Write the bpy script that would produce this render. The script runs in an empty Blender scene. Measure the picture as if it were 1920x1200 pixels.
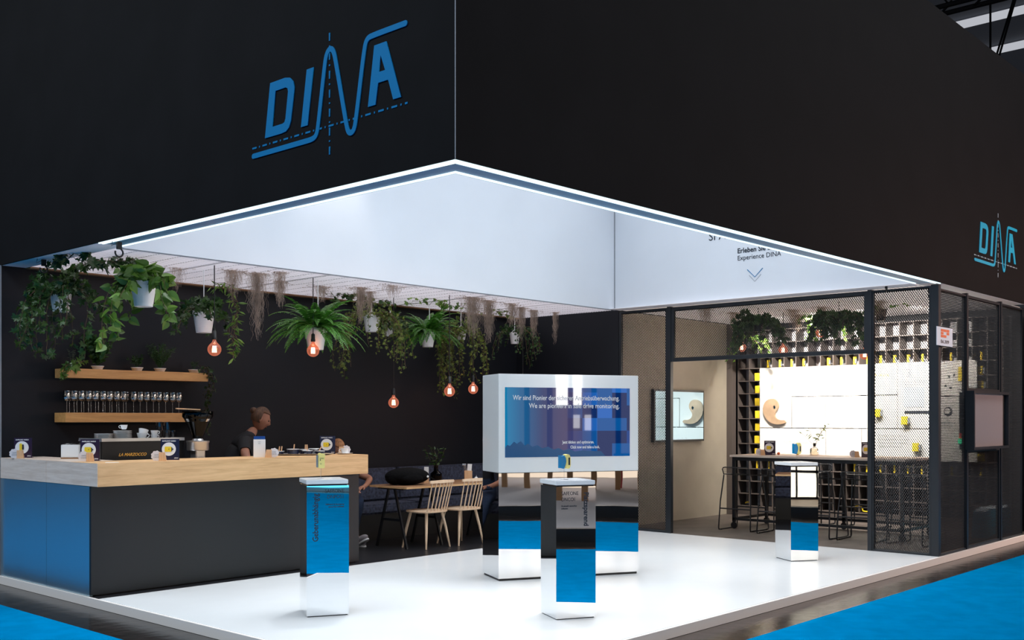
import bpy, bmesh, math, random
from mathutils import Matrix, Vector, Euler
R = math.radians
rnd = random.Random(7)
SC = bpy.context.scene
COL = SC.collection

# ------------------------------------------------------------------ materials
def _nt(name):
    m = bpy.data.materials.new(name); m.use_nodes = True
    nt = m.node_tree; nt.nodes.clear()
    out = nt.nodes.new('ShaderNodeOutputMaterial')
    return m, nt, out
def _n(nt, t, **kw):
    n = nt.nodes.new(t)
    for k, v in kw.items():
        if hasattr(n, k): setattr(n, k, v)
        else: n.inputs[k.replace('_', ' ')].default_value = v
    return n
def _c(c): return (c[0], c[1], c[2], 1)
def pbr(name, col, rough=.5, metal=0., spec=.5, noise=0., nscale=20., bump=0., bscale=40., emit=None, es=0., coat=0., stretch=(1, 1, 1), col2=None):
    m, nt, out = _nt(name)
    b = _n(nt, 'ShaderNodeBsdfPrincipled')
    b.inputs['Base Color'].default_value = _c(col); b.inputs['Roughness'].default_value = rough
    b.inputs['Metallic'].default_value = metal; b.inputs['Specular IOR Level'].default_value = spec
    b.inputs['Coat Weight'].default_value = coat
    if emit: b.inputs['Emission Color'].default_value = _c(emit); b.inputs['Emission Strength'].default_value = es
    tc = _n(nt, 'ShaderNodeTexCoord'); mp = _n(nt, 'ShaderNodeMapping'); mp.inputs['Scale'].default_value = stretch
    nt.links.new(tc.outputs['Object'], mp.inputs['Vector'])
    if noise or col2:
        tx = _n(nt, 'ShaderNodeTexNoise'); tx.inputs['Scale'].default_value = nscale; tx.inputs['Detail'].default_value = 5
        nt.links.new(mp.outputs[0], tx.inputs['Vector'])
        mx = _n(nt, 'ShaderNodeMix', data_type='RGBA')
        c2 = col2 or tuple(min(1, c * (1 + noise)) for c in col)
        c1 = col if col2 else tuple(c * (1 - noise) for c in col)
        mx.inputs[6].default_value = _c(c1); mx.inputs[7].default_value = _c(c2)
        rp = _n(nt, 'ShaderNodeMapRange'); rp.inputs['From Min'].default_value = .35; rp.inputs['From Max'].default_value = .65
        nt.links.new(tx.outputs[0], rp.inputs[0]); nt.links.new(rp.outputs[0], mx.inputs[0]); nt.links.new(mx.outputs[2], b.inputs['Base Color'])
    if bump:
        t2 = _n(nt, 'ShaderNodeTexNoise'); t2.inputs['Scale'].default_value = bscale
        nt.links.new(mp.outputs[0], t2.inputs['Vector'])
        bp = _n(nt, 'ShaderNodeBump'); bp.inputs['Strength'].default_value = bump; bp.inputs['Distance'].default_value = .02
        nt.links.new(t2.outputs[0], bp.inputs['Height']); nt.links.new(bp.outputs[0], b.inputs['Normal'])
    nt.links.new(b.outputs[0], out.inputs[0])
    return m
def emis(name, col, s):
    m, nt, out = _nt(name); e = _n(nt, 'ShaderNodeEmission'); e.inputs[0].default_value = _c(col); e.inputs[1].default_value = s
    nt.links.new(e.outputs[0], out.inputs[0]); return m
def glassy(name, tint=(1, 1, 1), ior=1.45, gloss=1., base=.06):
    m, nt, out = _nt(name)
    tr = _n(nt, 'ShaderNodeBsdfTransparent'); tr.inputs[0].default_value = _c(tint)
    gl = _n(nt, 'ShaderNodeBsdfGlossy'); gl.inputs['Roughness'].default_value = .03; gl.inputs[0].default_value = _c((gloss,) * 3)
    fr = _n(nt, 'ShaderNodeFresnel'); fr.inputs[0].default_value = ior
    ad = _n(nt, 'ShaderNodeMath', operation='ADD'); ad.inputs[1].default_value = base; ad.use_clamp = True
    mx = _n(nt, 'ShaderNodeMixShader'); nt.links.new(fr.outputs[0], ad.inputs[0]); nt.links.new(ad.outputs[0], mx.inputs[0])
    nt.links.new(tr.outputs[0], mx.inputs[1]); nt.links.new(gl.outputs[0], mx.inputs[2]); nt.links.new(mx.outputs[0], out.inputs[0])
    return m
def glowglass(name, tint, em, es):
    # coated lamp globe: clear enough to see the filament, the coating itself glows
    m, nt, out = _nt(name); L = nt.links.new
    tr = _n(nt, 'ShaderNodeBsdfTransparent'); tr.inputs[0].default_value = _c(tint)
    e = _n(nt, 'ShaderNodeEmission'); e.inputs[0].default_value = _c(em); e.inputs[1].default_value = es
    gl = _n(nt, 'ShaderNodeBsdfGlossy'); gl.inputs['Roughness'].default_value = .05
    lw = _n(nt, 'ShaderNodeLayerWeight'); lw.inputs[0].default_value = .35
    mr = _n(nt, 'ShaderNodeMapRange'); mr.inputs['To Min'].default_value = .22; mr.inputs['To Max'].default_value = .75; L(lw.outputs['Facing'], mr.inputs[0])
    a = _n(nt, 'ShaderNodeMixShader'); L(mr.outputs[0], a.inputs[0]); L(tr.outputs[0], a.inputs[1]); L(e.outputs[0], a.inputs[2])
    b = _n(nt, 'ShaderNodeMixShader'); b.inputs[0].default_value = .05; L(a.outputs[0], b.inputs[1]); L(gl.outputs[0], b.inputs[2]); L(b.outputs[0], out.inputs[0])
    return m
def wood(name, c1, c2, axis='X', scale=1., rough=.45):
    m, nt, out = _nt(name); b = _n(nt, 'ShaderNodeBsdfPrincipled'); b.inputs['Roughness'].default_value = rough
    tc = _n(nt, 'ShaderNodeTexCoord'); mp = _n(nt, 'ShaderNodeMapping')
    s = {'X': (.9, 14, 14), 'Y': (14, .9, 14), 'Z': (14, 14, .9)}[axis]
    mp.inputs['Scale'].default_value = tuple(v * scale for v in s)
    n1 = _n(nt, 'ShaderNodeTexNoise'); n1.inputs['Scale'].default_value = 1.6; n1.inputs['Detail'].default_value = 8; n1.inputs['Roughness'].default_value = .65; n1.inputs['Distortion'].default_value = .8
    n2 = _n(nt, 'ShaderNodeTexNoise'); n2.inputs['Scale'].default_value = 9; n2.inputs['Detail'].default_value = 3
    ad = _n(nt, 'ShaderNodeMath', operation='MULTIPLY_ADD'); ad.inputs[1].default_value = .35
    cr = _n(nt, 'ShaderNodeValToRGB'); cr.color_ramp.elements[0].position = .42; cr.color_ramp.elements[1].position = .8
    cr.color_ramp.elements[0].color = _c(c1); cr.color_ramp.elements[1].color = _c(c2)
    L = nt.links.new
    L(tc.outputs['Object'], mp.inputs[0]); L(mp.outputs[0], n1.inputs['Vector']); L(mp.outputs[0], n2.inputs['Vector'])
    L(n2.outputs[0], ad.inputs[0]); L(n1.outputs[0], ad.inputs[2]); L(ad.outputs[0], cr.inputs[0]); L(cr.outputs[0], b.inputs['Base Color']); L(b.outputs[0], out.inputs[0])
    return m
def leafmat(name, c1, c2, rough=.45):
    m, nt, out = _nt(name); b = _n(nt, 'ShaderNodeBsdfPrincipled'); b.inputs['Roughness'].default_value = rough
    g = _n(nt, 'ShaderNodeNewGeometry'); mx = _n(nt, 'ShaderNodeMix', data_type='RGBA')
    mx.inputs[6].default_value = _c(c1); mx.inputs[7].default_value = _c(c2)
    nt.links.new(g.outputs['Random Per Island'], mx.inputs[0]); nt.links.new(mx.outputs[2], b.inputs['Base Color'])
    tl = _n(nt, 'ShaderNodeBsdfTranslucent'); nt.links.new(mx.outputs[2], tl.inputs[0])
    ms = _n(nt, 'ShaderNodeMixShader'); ms.inputs[0].default_value = .3
    nt.links.new(b.outputs[0], ms.inputs[1]); nt.links.new(tl.outputs[0], ms.inputs[2]); nt.links.new(ms.outputs[0], out.inputs[0])
    return m

M = dict(
    fascia=pbr('black_fascia', (.0044, .0040, .0046), .8, spec=.10, noise=.15, nscale=2),
    liner=pbr('white_liner', (.62, .65, .70), .6, noise=.02, nscale=1.5),
    soffit=pbr('steel_blue_soffit', (.085, .21, .33), .4),
    soffit_white=pbr('white_soffit', (.90, .84, .86), .5),
    podium=pbr('white_podium', (.83, .85, .86), .22, spec=.35, noise=.01, nscale=3),
    podium_side=pbr('podium_edge', (.84, .79, .75), .5),
    darkfloor=pbr('dark_lino', (.012, .012, .014), .35, spec=.4),
    brownfloor=pbr('brown_floor', (.085, .07, .062), .5, noise=.25, nscale=3),
    hallfloor=pbr('worn_hall_floor', (.016, .011, .009), .2, col2=(.005, .0045, .0045), nscale=5, bump=.12, bscale=9, spec=.6),
    carpet=pbr('blue_carpet', (.0, .20, .45), .95, spec=.0, noise=.08, nscale=5, bump=.3, bscale=260),
    wall=pbr('charcoal_wall', (.0070, .0084, .0122), .6, spec=.25, noise=.08, nscale=1.2),
    beige=pbr('beige_wall', (.38, .34, .275), .6, noise=.05, nscale=2.5),
    gridwhite=pbr('white_grating', (.70, .68, .70), .5),
    lid=pbr('glowing_ceiling_cloth', (.62, .60, .63), .8, emit=(.98, .94, 1.), es=1.35),  # glow added to the cloth in place of light bounced off the floor
    lidw=pbr('warm_glowing_cloth', (.62, .60, .60), .8, emit=(1., .90, .80), es=.95),  # same added glow, warmer, to brighten the lounge ceiling
    ledw=emis('led_line', (.72, .92, 1.0), 1.5),
    logo=pbr('logo_blue', (.0, .15, .34), .6, spec=.1),
    logo2=pbr('logo_cyan', (.0, .34, .55), .45),
    logoline=pbr('logo_pale_line', (.35, .45, .52), .45),
    ink=pbr('ink', (.012, .018, .03), .5),
    greyink=pbr('grey_ink', (.25, .27, .30), .5),
    oak=wood('oak_x', (.52, .29, .125), (.72, .45, .225), 'X'),
    oaky=wood('oak_y', (.56, .42, .33), (.76, .62, .52), 'Y'),  # paler oak, with the hall's bluish side light mixed into its colour
    shelfwood=wood('shelf_oak', (.50, .23, .065), (.72, .37, .125), 'X'),
    chairwood=wood('beech', (.62, .42, .27), (.76, .56, .39), 'Z', rough=.5),
    tablewood=wood('table_walnut', (.22, .11, .05), (.34, .18, .09), 'X'),
    counter=pbr('dark_counter_laminate', (.011, .014, .017), .40, spec=.36),
    sidepanel=pbr('brushed_side_panel', (.56, .76, .86), .30, metal=.94, bump=.05, bscale=4),
    black=pbr('black_plastic', (.006, .006, .007), .4),
    blackmetal=pbr('black_metal', (.010, .011, .014), .38, metal=.2),
    postmetal=pbr('anthracite_metal', (.022, .027, .033), .35, metal=.3),
    meshmetal=pbr('expanded_metal', (.011, .011, .013), .45, metal=.3),
    chrome=pbr('chrome', (.75, .76, .78), .15, metal=1),
    steel=pbr('brushed_steel', (.62, .60, .60), .3, metal=.9),
    mirror=pbr('mirror_steel', (.90, .91, .92), .012, metal=1, bump=.045, bscale=1.1, stretch=(1, 1, 1.6)),
    white=pbr('white_gloss', (.82, .84, .85), .18, coat=.3),
    towerwhite=pbr('tower_white', (.84, .89, .90), .16, coat=.8),
    ceramic=pbr('white_ceramic', (.80, .81, .82), .15, coat=.5),
    pot=pbr('white_pot', (.80, .80, .80), .35),
    paper=pbr('white_paper', (.80, .80, .80), .7),
    yellow=pbr('yellow_plastic', (.85, .62, .03), .4),
    yellowpale=pbr('pale_yellow_plastic', (.95, .80, .27), .35),
    blueplast=pbr('blue_plastic', (.0, .22, .48), .3),
    navy=pbr('navy_print', (.008, .012, .045), .35, coat=.3),
    plum=pbr('plum_print', (.022, .010, .035), .35, coat=.3),
    bluecap=pbr('blue_cap', (.01, .07, .30), .4),
    badge=pbr('white_badge', (.72, .66, .66), .5),
    blockwood=wood('light_block', (.60, .34, .17), (.74, .46, .26), 'Z', 3),
    glass=glassy('clear_glass', (.97, .97, .97), 1.5, 1., .05),
    wineglass=glassy('wine_glass_crystal', (.97, .96, .96), 1.55, 1., .16),
    amber=glowglass('amber_glass', (1., .60, .48), (1., .30, .17), .75),
    smoke=glassy('smoky_hopper', (.035, .026, .026), 1.4, .6, .0),
    acrylic=glassy('clear_acrylic', (.97, .98, 1.), 1.3, 1., .0),
    filament=emis('filament', (1., .76, .55), 16.),
    gold=pbr('gold_letters', (.80, .42, .08), .3, metal=.5, emit=(.8, .4, .08), es=.0),
    fabric=pbr('blue_grey_fabric', (.040, .046, .075), .9, noise=.45, nscale=26, bump=.4, bscale=60),
    bag=pbr('black_nylon', (.0018, .0018, .0022), .9, spec=.15, bump=.3, bscale=30),
    skin=pbr('skin', (.34, .145, .085), .5, noise=.06, nscale=12),
    hair=pbr('brown_hair', (.10, .045, .02), .6, noise=.4, nscale=60, stretch=(1, 1, .15)),
    hairl=pbr('auburn_hair', (.33, .14, .05), .6, noise=.4, nscale=60, stretch=(1, 1, .15)),
    shirt=pbr('black_shirt', (.008, .008, .010), .85),
    jeans=pbr('dark_jeans', (.010, .022, .055), .85, noise=.3, nscale=80),
    shoe=pbr('grey_sneaker', (.22, .19, .20), .8, noise=.2, nscale=50),
    sole=pbr('white_sole', (.6, .58, .58), .7),
    eye=pbr('eye', (.02, .015, .01), .2),
    lip=pbr('lip', (.34, .10, .08), .5),
    moss=pbr('grey_moss', (.32, .25, .20), .9, noise=.3, nscale=8),
    twig=pbr('twig', (.10, .06, .03), .8),
    ivy=leafmat('ivy_leaf', (.010, .035, .008), (.045, .11, .018)),
    ivyb=leafmat('bright_leaf', (.04, .12, .012), (.20, .34, .05)),
    pothos=leafmat('pothos_leaf', (.035, .10, .012), (.16, .30, .05), .3),
    fern=leafmat('fern_leaf', (.02, .11, .010), (.09, .30, .03)),
    herb=leafmat('herb_leaf', (.02, .06, .010), (.05, .12, .02)),
    herbd=leafmat('dry_herb', (.05, .06, .03), (.10, .11, .06)),
    yelleaf=leafmat('yellow_green_leaf', (.04, .08, .012), (.20, .26, .04)),
    soil=pbr('soil', (.02, .013, .01), .9),
    cubby=pbr('taupe_shelf_board', (.095, .078, .072), .6),
    cubbyback=pbr('light_shelf_back', (.62, .60, .62), .7),
    board=pbr('white_board', (.86, .84, .80), .5),
    plywood=pbr('pale_plywood', (.42, .29, .19), .5, noise=.12, nscale=6, stretch=(1, 1, .2)),
    screenoff=pbr('grey_screen', (.30, .275, .285), .2, coat=.5),
    tvglass=None,
    orange=pbr('orange_print', (.75, .14, .03), .5),
    signwhite=pbr('sign_pale_blue', (.62, .72, .82), .5),
    red=pbr('red_lens', (.5, .03, .02), .3),
    green=emis('green_lamp', (.05, 1., .45), 2.2),
    bagblue=pbr('blue_paper', (.0, .42, .66), .5, bump=.3, bscale=6),
    hallsteel=pbr('hall_steel', (.012, .012, .014), .6),
    hallroof=pbr('hall_roof', (.05, .055, .065), .9, emit=(.05, .055, .07), es=.22),
    hallstrip=emis('hall_roof_strip', (.62, .64, .70), .75),
    oppcarpet=pbr('grey_booth_carpet', (.36, .33, .33), .95, noise=.06, nscale=120),
    oppwood=pbr('brown_posts', (.24, .12, .05), .5),
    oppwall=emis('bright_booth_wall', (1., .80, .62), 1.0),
    oppwhite=emis('booth_lightbox', (1., .90, .72), 1.5),
    oppred=pbr('red_upholstery', (.35, .02, .03), .7),
    cyanlight=emis('cyan_light_box', (.12, .65, 1.), 1.6),
)
def tv_mirror(name, tint, mixf, em, es):
    m, nt, out = _nt(name)
    g = _n(nt, 'ShaderNodeBsdfGlossy'); g.inputs[0].default_value = _c(tint); g.inputs['Roughness'].default_value = .01
    e = _n(nt, 'ShaderNodeEmission'); e.inputs[0].default_value = _c(em); e.inputs[1].default_value = es
    a = _n(nt, 'ShaderNodeMixShader'); a.inputs[0].default_value = mixf
    nt.links.new(g.outputs[0], a.inputs[1]); nt.links.new(e.outputs[0], a.inputs[2]); nt.links.new(a.outputs[0], out.inputs[0]); return m
M['tvglass'] = tv_mirror('wall_screen_glass', (.60, .82, .97), .12, (.0, .25, .42), .6)

def screen_material():
    # the picture the display shows: blue tiles on a night-blue field, behind a glossy pane
    m, nt, out = _nt('tower_screen_picture'); L = nt.links.new
    tc = _n(nt, 'ShaderNodeTexCoord'); sp = _n(nt, 'ShaderNodeSeparateXYZ'); L(tc.outputs['Object'], sp.inputs[0])
    sn = _n(nt, 'ShaderNodeVectorMath', operation='SNAP'); sn.inputs[1].default_value = (.16, .125, 9)
    L(tc.outputs['Object'], sn.inputs[0])
    wn = _n(nt, 'ShaderNodeTexWhiteNoise'); L(sn.outputs[0], wn.inputs[0])
    cr = _n(nt, 'ShaderNodeValToRGB'); cr.color_ramp.interpolation = 'CONSTANT'
    cols = [(0, (.0, .022, .12)), (.25, (.0, .05, .26)), (.5, (.0, .09, .33)), (.75, (.01, .13, .50))]
    cr.color_ramp.elements[0].color = _c(cols[0][1]); cr.color_ramp.elements[1].position = .25; cr.color_ramp.elements[1].color = _c(cols[1][1])
    for p, c in cols[2:]:
        e = cr.color_ramp.elements.new(p); e.color = _c(c)
    L(wn.outputs[0], cr.inputs[0])
    g = _n(nt, 'ShaderNodeValToRGB'); els = g.color_ramp.elements
    els[0].position = .0; els[0].color = _c((.0, .20, .42)); els[1].position = .12; els[1].color = _c((.005, .12, .30))
    for p, c in ((.30, (.03, .05, .16)), (.48, (.07, .06, .15)), (.62, (.05, .04, .12)), (.75, (.01, .04, .18))):
        e = els.new(p); e.color = _c(c)
    dv = _n(nt, 'ShaderNodeMath', operation='DIVIDE'); dv.inputs[1].default_value = 1.31; L(sp.outputs[0], dv.inputs[0]); L(dv.outputs[0], g.inputs[0])
    mr = _n(nt, 'ShaderNodeMapRange'); mr.inputs['From Min'].default_value = .60; mr.inputs['From Max'].default_value = .98; L(sp.outputs[0], mr.inputs[0])
    mx = _n(nt, 'ShaderNodeMix', data_type='RGBA'); L(mr.outputs[0], mx.inputs[0]); L(g.outputs[0], mx.inputs[6]); L(cr.outputs[0], mx.inputs[7])
    e = _n(nt, 'ShaderNodeEmission'); e.inputs[1].default_value = 1.0; L(mx.outputs[2], e.inputs[0])
    gl = _n(nt, 'ShaderNodeBsdfGlossy'); gl.inputs['Roughness'].default_value = .02
    fr = _n(nt, 'ShaderNodeFresnel'); fr.inputs[0].default_value = 1.6
    a = _n(nt, 'ShaderNodeMixShader'); L(fr.outputs[0], a.inputs[0]); L(e.outputs[0], a.inputs[1]); L(gl.outputs[0], a.inputs[2]); L(a.outputs[0], out.inputs[0])
    return m
M['towerscreen'] = screen_material()

# ------------------------------------------------------------------ mesh builder
class MB:
    def __init__(s): s.v = []; s.f = []; s.m = Matrix.Identity(4); s.mats = []; s.mi = []; s.cur = 0
    def add(s, vs, fs):
        b = len(s.v); s.v.extend([tuple(s.m @ Vector(p)) for p in vs]); s.f.extend([tuple(b + i for i in f) for f in fs]); s.mi.extend([s.cur] * len(fs)); return s
    def box(s, x0, x1, y0, y1, z0, z1, rot=None, bev=0):
        vs = [(x0, y0, z0), (x1, y0, z0), (x1, y1, z0), (x0, y1, z0), (x0, y0, z1), (x1, y0, z1), (x1, y1, z1), (x0, y1, z1)]
        if rot:
            c = Vector(((x0 + x1) / 2, (y0 + y1) / 2, (z0 + z1) / 2)); q = Euler(rot).to_matrix()
            vs = [tuple(q @ (Vector(p) - c) + c) for p in vs]
        return s.add(vs, [(3, 2, 1, 0), (4, 5, 6, 7), (0, 1, 5, 4), (1, 2, 6, 5), (2, 3, 7, 6), (3, 0, 4, 7)])
    def rbox(s, x0, x1, y0, y1, z0, z1, r=.01, n=3):   # rounded in plan
        pts = []
        for cx, cy, a0 in ((x1 - r, y1 - r, 0), (x0 + r, y1 - r, 90), (x0 + r, y0 + r, 180), (x1 - r, y0 + r, 270)):
            for k in range(n + 1):
                a = R(a0 + 90 * k / n); pts.append((cx + r * math.cos(a), cy + r * math.sin(a)))
        return s.prism(pts, z0, z1)
    def prism(s, pts, z0, z1):
        n = len(pts)
        vs = [(x, y, z0) for x, y in pts] + [(x, y, z1) for x, y in pts]
        fs = [tuple(range(n - 1, -1, -1)), tuple(range(n, 2 * n))] + [(i, (i + 1) % n, n + (i + 1) % n, n + i) for i in range(n)]
        return s.add(vs, fs)
    def lathe(s, prof, n=24, c=(0, 0, 0), cap=True):
        vs = []; fs = []
        for r, z in prof:
            for k in range(n):
                a = 2 * math.pi * k / n; vs.append((c[0] + r * math.cos(a), c[1] + r * math.sin(a), c[2] + z))
        for i in range(len(prof) - 1):
            for k in range(n):
                k2 = (k + 1) % n; fs.append((i * n + k, i * n + k2, (i + 1) * n + k2, (i + 1) * n + k))
        if cap:
            if prof[0][0] > 1e-4: fs.append(tuple(range(n - 1, -1, -1)))
            if prof[-1][0] > 1e-4: fs.append(tuple((len(prof) - 1) * n + k for k in range(n)))
        return s.add(vs, fs)
    def tube(s, pts, r, n=6, cap=True):
        pts = [Vector(p) for p in pts]; rs = r if isinstance(r, (list, tuple)) else [r] * len(pts)
        vs = []; fs = []; up = None
        for i, p in enumerate(pts):
            d = (pts[min(i + 1, len(pts) - 1)] - pts[max(i - 1, 0)])
            if d.length < 1e-9: d = Vector((0, 0, 1))
            d.normalize()
            if up is None: up = d.orthogonal().normalized()
            up = (up - d * up.dot(d))
            up = d.orthogonal().normalized() if up.length < 1e-6 else up.normalized()
            w = d.cross(up)
            for k in range(n):
                a = 2 * math.pi * k / n; vs.append(tuple(p + (up * math.cos(a) + w * math.sin(a)) * rs[i]))
        for i in range(len(pts) - 1):
            for k in range(n):
                k2 = (k + 1) % n; fs.append((i * n + k, i * n + k2, (i + 1) * n + k2, (i + 1) * n + k))
        if cap: fs.append(tuple(range(n - 1, -1, -1))); fs.append(tuple((len(pts) - 1) * n + k for k in range(n)))
        return s.add(vs, fs)
    def sphere(s, c, r, nu=14, nv=9, sc=(1, 1, 1)):
        prof = [(0, -r * sc[2])] + [(r * math.cos(-math.pi / 2 + math.pi * j / nv), r * sc[2] * math.sin(-math.pi / 2 + math.pi * j / nv)) for j in range(1, nv)] + [(0, r * sc[2])]
        b = len(s.v); s.lathe(prof, nu, (0, 0, 0), False)
        q = s.m @ Matrix.Translation(c); iq = s.m.inverted()
        for i in range(b, len(s.v)):
            p = iq @ Vector(s.v[i]); s.v[i] = tuple(q @ Vector((p.x * sc[0], p.y * sc[1], p.z)))
        return s
    def build(s, name, mat, parent=None, bevel=0, smooth=False, loc=None, rot=None):
        me = bpy.data.meshes.new(name); me.from_pydata(s.v, [], s.f)
        for mm in (mat if isinstance(mat, (list, tuple)) else [mat]): me.materials.append(mm)
        if isinstance(mat, (list, tuple)): me.polygons.foreach_set('material_index', s.mi)
        bm = bmesh.new(); bm.from_mesh(me)
        if len(bm.faces) < 60000: bmesh.ops.recalc_face_normals(bm, faces=bm.faces)
        if bevel:
            es = [e for e in bm.edges if len(e.link_faces) == 2 and e.calc_face_angle(0) > .5]
            bmesh.ops.bevel(bm, geom=es, offset=bevel, segments=2, affect='EDGES', clamp_overlap=True)
        bm.to_mesh(me); bm.free()
        if smooth:
            me.polygons.foreach_set('use_smooth', [True] * len(me.polygons)); me.set_sharp_from_angle(angle=R(45))
        o = bpy.data.objects.new(name, me); COL.objects.link(o)
        if parent: o.parent = parent
        if loc: o.location = loc
        if rot: o.rotation_euler = rot
        return o

def tag(o, label=None, cat=None, group=None, kind=None):
    if label: o['label'] = label
    if cat: o['category'] = cat
    if group: o['group'] = group
    if kind: o['kind'] = kind
    return o
def thing(name, label, cat, loc=(0, 0, 0), rz=0, group=None, rot=None):
    o = bpy.data.objects.new(name, None); COL.objects.link(o); o.empty_display_size = .1
    o.location = loc; o.rotation_euler = rot if rot else (0, 0, rz)
    return tag(o, label, cat, group)
def dup(root, loc, rz=None, label=None, group=None, rot=None):
    def cp(o, par):
        c = o.copy(); COL.objects.link(c)
        if par: c.parent = par
        for ch in kids.get(o.name, ()): cp(ch, c)
        return c
    kids = {}
    stack = [root]
    while stack:
        q = stack.pop(); kids[q.name] = list(q.children); stack.extend(q.children)
    c = cp(root, None); c.location = loc
    if rz is not None: c.rotation_euler = (0, 0, rz)
    if rot is not None: c.rotation_euler = rot
    if label: c['label'] = label
    if group: c['group'] = group
    return c
def struct(name, mb, mat, **kw):
    o = mb.build(name, mat, **kw); o['kind'] = 'structure'; return o
ORD = ['first', 'second', 'third', 'fourth', 'fifth', 'sixth', 'seventh', 'eighth', 'ninth', 'tenth', 'eleventh', 'twelfth', 'thirteenth', 'fourteenth', 'fifteenth',
       'sixteenth', 'seventeenth', 'eighteenth', 'nineteenth', 'twentieth', 'twenty-first', 'twenty-second', 'twenty-third', 'twenty-fourth', 'twenty-fifth', 'twenty-sixth', 'twenty-seventh']

def shape2d(name, outlines, mat, parent, depth=.002, loc=(0, 0, 0), rot=None):
    """flat lettering or emblem with holes, extruded: polylines in a local XY plane"""
    cu = bpy.data.curves.new(name, 'CURVE'); cu.dimensions = '2D'; cu.fill_mode = 'BOTH'; cu.extrude = depth / 2
    for pts in outlines:
        sp = cu.splines.new('POLY'); sp.points.add(len(pts) - 1)
        for i, p in enumerate(pts): sp.points[i].co = (p[0], p[1], 0, 1)
        sp.use_cyclic_u = True
    return _c2m(cu, name, mat, parent, loc, rot)
def _c2m(cu, name, mat, parent, loc, rot):
    t = bpy.data.objects.new('tmp', cu); COL.objects.link(t)
    bpy.context.view_layer.update()
    me = bpy.data.meshes.new_from_object(t.evaluated_get(bpy.context.evaluated_depsgraph_get()))
    bpy.data.objects.remove(t); bpy.data.curves.remove(cu)
    me.name = name; me.materials.clear(); me.materials.append(mat)
    o = bpy.data.objects.new(name, me); COL.objects.link(o)
    if parent: o.parent = parent
    o.location = loc
    if rot: o.rotation_euler = rot
    return o
def text(name, body, size, mat, parent, loc=(0, 0, 0), rot=(0, 0, 0), align='LEFT', bold=0., depth=.001, sx=1., space=1., shear=0.):
    cu = bpy.data.curves.new(name, 'FONT'); cu.body = body; cu.size = size; cu.align_x = align; cu.extrude = depth; cu.offset = bold
    cu.space_character = space; cu.space_line = 1.15; cu.shear = shear; cu.resolution_u = 3
    o = _c2m(cu, name, mat, parent, loc, rot)
    o.scale = (sx, 1, 1); return o
def stroke(pts, w):
    """outline of a constant-width line with round ends"""
    P = [Vector(p) for p in pts]; l = []; r = []
    for i, p in enumerate(P):
        d = (P[min(i + 1, len(P) - 1)] - P[max(i - 1, 0)]).normalized(); n = Vector((-d.y, d.x))
        l.append(p + n * w / 2); r.append(p - n * w / 2)
    d0 = (P[1] - P[0]).normalized(); d1 = (P[-1] - P[-2]).normalized()
    def capp(c, d):
        n = Vector((-d.y, d.x)); return [c + (n * math.cos(a) + d * math.sin(a)) * w / 2 for a in (R(30), R(60), R(90), R(120), R(150))]
    return [tuple(q) for q in l + capp(P[-1], d1) + r[::-1] + capp(P[0], -d0)]
def smooth2(pts, it=2):
    for _ in range(it):
        q = [pts[0]]
        for a, b in zip(pts[:-1], pts[1:]):
            q += [(a[0] * .75 + b[0] * .25, a[1] * .75 + b[1] * .25), (a[0] * .25 + b[0] * .75, a[1] * .25 + b[1] * .75)]
        pts = q + [pts[-1]]
    return pts
FR = lambda ang: (R(90), 0, R(ang))     # local XY plane stood upright: x runs along heading ang, y up, z out towards the viewer

# ------------------------------------------------------------------ camera
cam = bpy.data.objects.new('camera', bpy.data.cameras.new('camera')); COL.objects.link(cam)
cam.location = (-4.3189, -4.3634, 1.55); cam.rotation_euler = (R(90), 0, .7369 + 0 - math.pi / 2 + 0)
cam.rotation_euler = (R(90), 0, math.atan2(math.sin(.7369), math.cos(.7369)) - math.pi / 2)
cam.data.sensor_width = 36; cam.data.lens = 1980.73 / 1920 * 36; cam.data.shift_y = (783.26 - 600) / 1920
cam.data.clip_start = .05; cam.data.clip_end = 300
SC.camera = cam

HZ = 3.054; HT = 6.04; XE = 10.62; BY = 6.37; MX = 7.61; CY = 4.35

# ------------------------------------------------------------------ setting
mb = MB(); mb.box(-60, 60, -60, 60, -.14, -.08); struct('floor', mb, M['hallfloor'])
mb = MB(); mb.add([(-9, -11.5, -.078), (-.5, -11.5, -.078), (-.5, -4.2, -.078), (24, -4.2, -.078), (24, -.43, -.078), (-.5, -.43, -.078), (-.5, 22, -.078), (-9, 22, -.078)], [tuple(range(8))])
mb.v += [(x, y, -.0795) for x, y, z in mb.v]; mb.f.append(tuple(range(15, 7, -1))); mb.mi.append(0)
for i in range(8): mb.f.append((i, (i + 1) % 8, 8 + (i + 1) % 8, 8 + i)); mb.mi.append(0)
tag(mb.build('aisle_carpet', M['carpet']), 'bright blue carpet laid along the hall aisles in front of the stand', 'carpet')
# podium: a white deck in the open corner, dark floors behind
mb = MB(); mb.box(0, MX, .03, CY - .02, -.08, 0); struct('floor_podium', mb, M['podium'], bevel=.003)
mb = MB(); mb.box(0, XE + .4, .005, .03, -.078, -.002); mb.box(-.025, 0, .005, BY, -.078, -.002)
struct('trim_1', mb, M['podium_side'])
mb = MB(); mb.box(0, MX, CY - .02, BY, -.08, -.001); struct('floor_bar', mb, M['darkfloor'])
mb = MB(); mb.box(MX, 11.3, .03, 4.62, -.08, -.001); struct('floor_lounge', mb, M['brownfloor'])
mb = MB(); mb.box(-.02, MX + .1, BY, BY + .12, -.08, HZ); struct('wall_back', mb, M['wall'])
mb = MB(); mb.box(-.03, .01, BY - .012, BY + .13, -.08, HZ); struct('trim_2', mb, M['greyink'])
mb = MB(); mb.box(MX, MX + .1, 4.45, BY, 0, HZ); struct('wall_right', mb, M['wall'])
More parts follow.
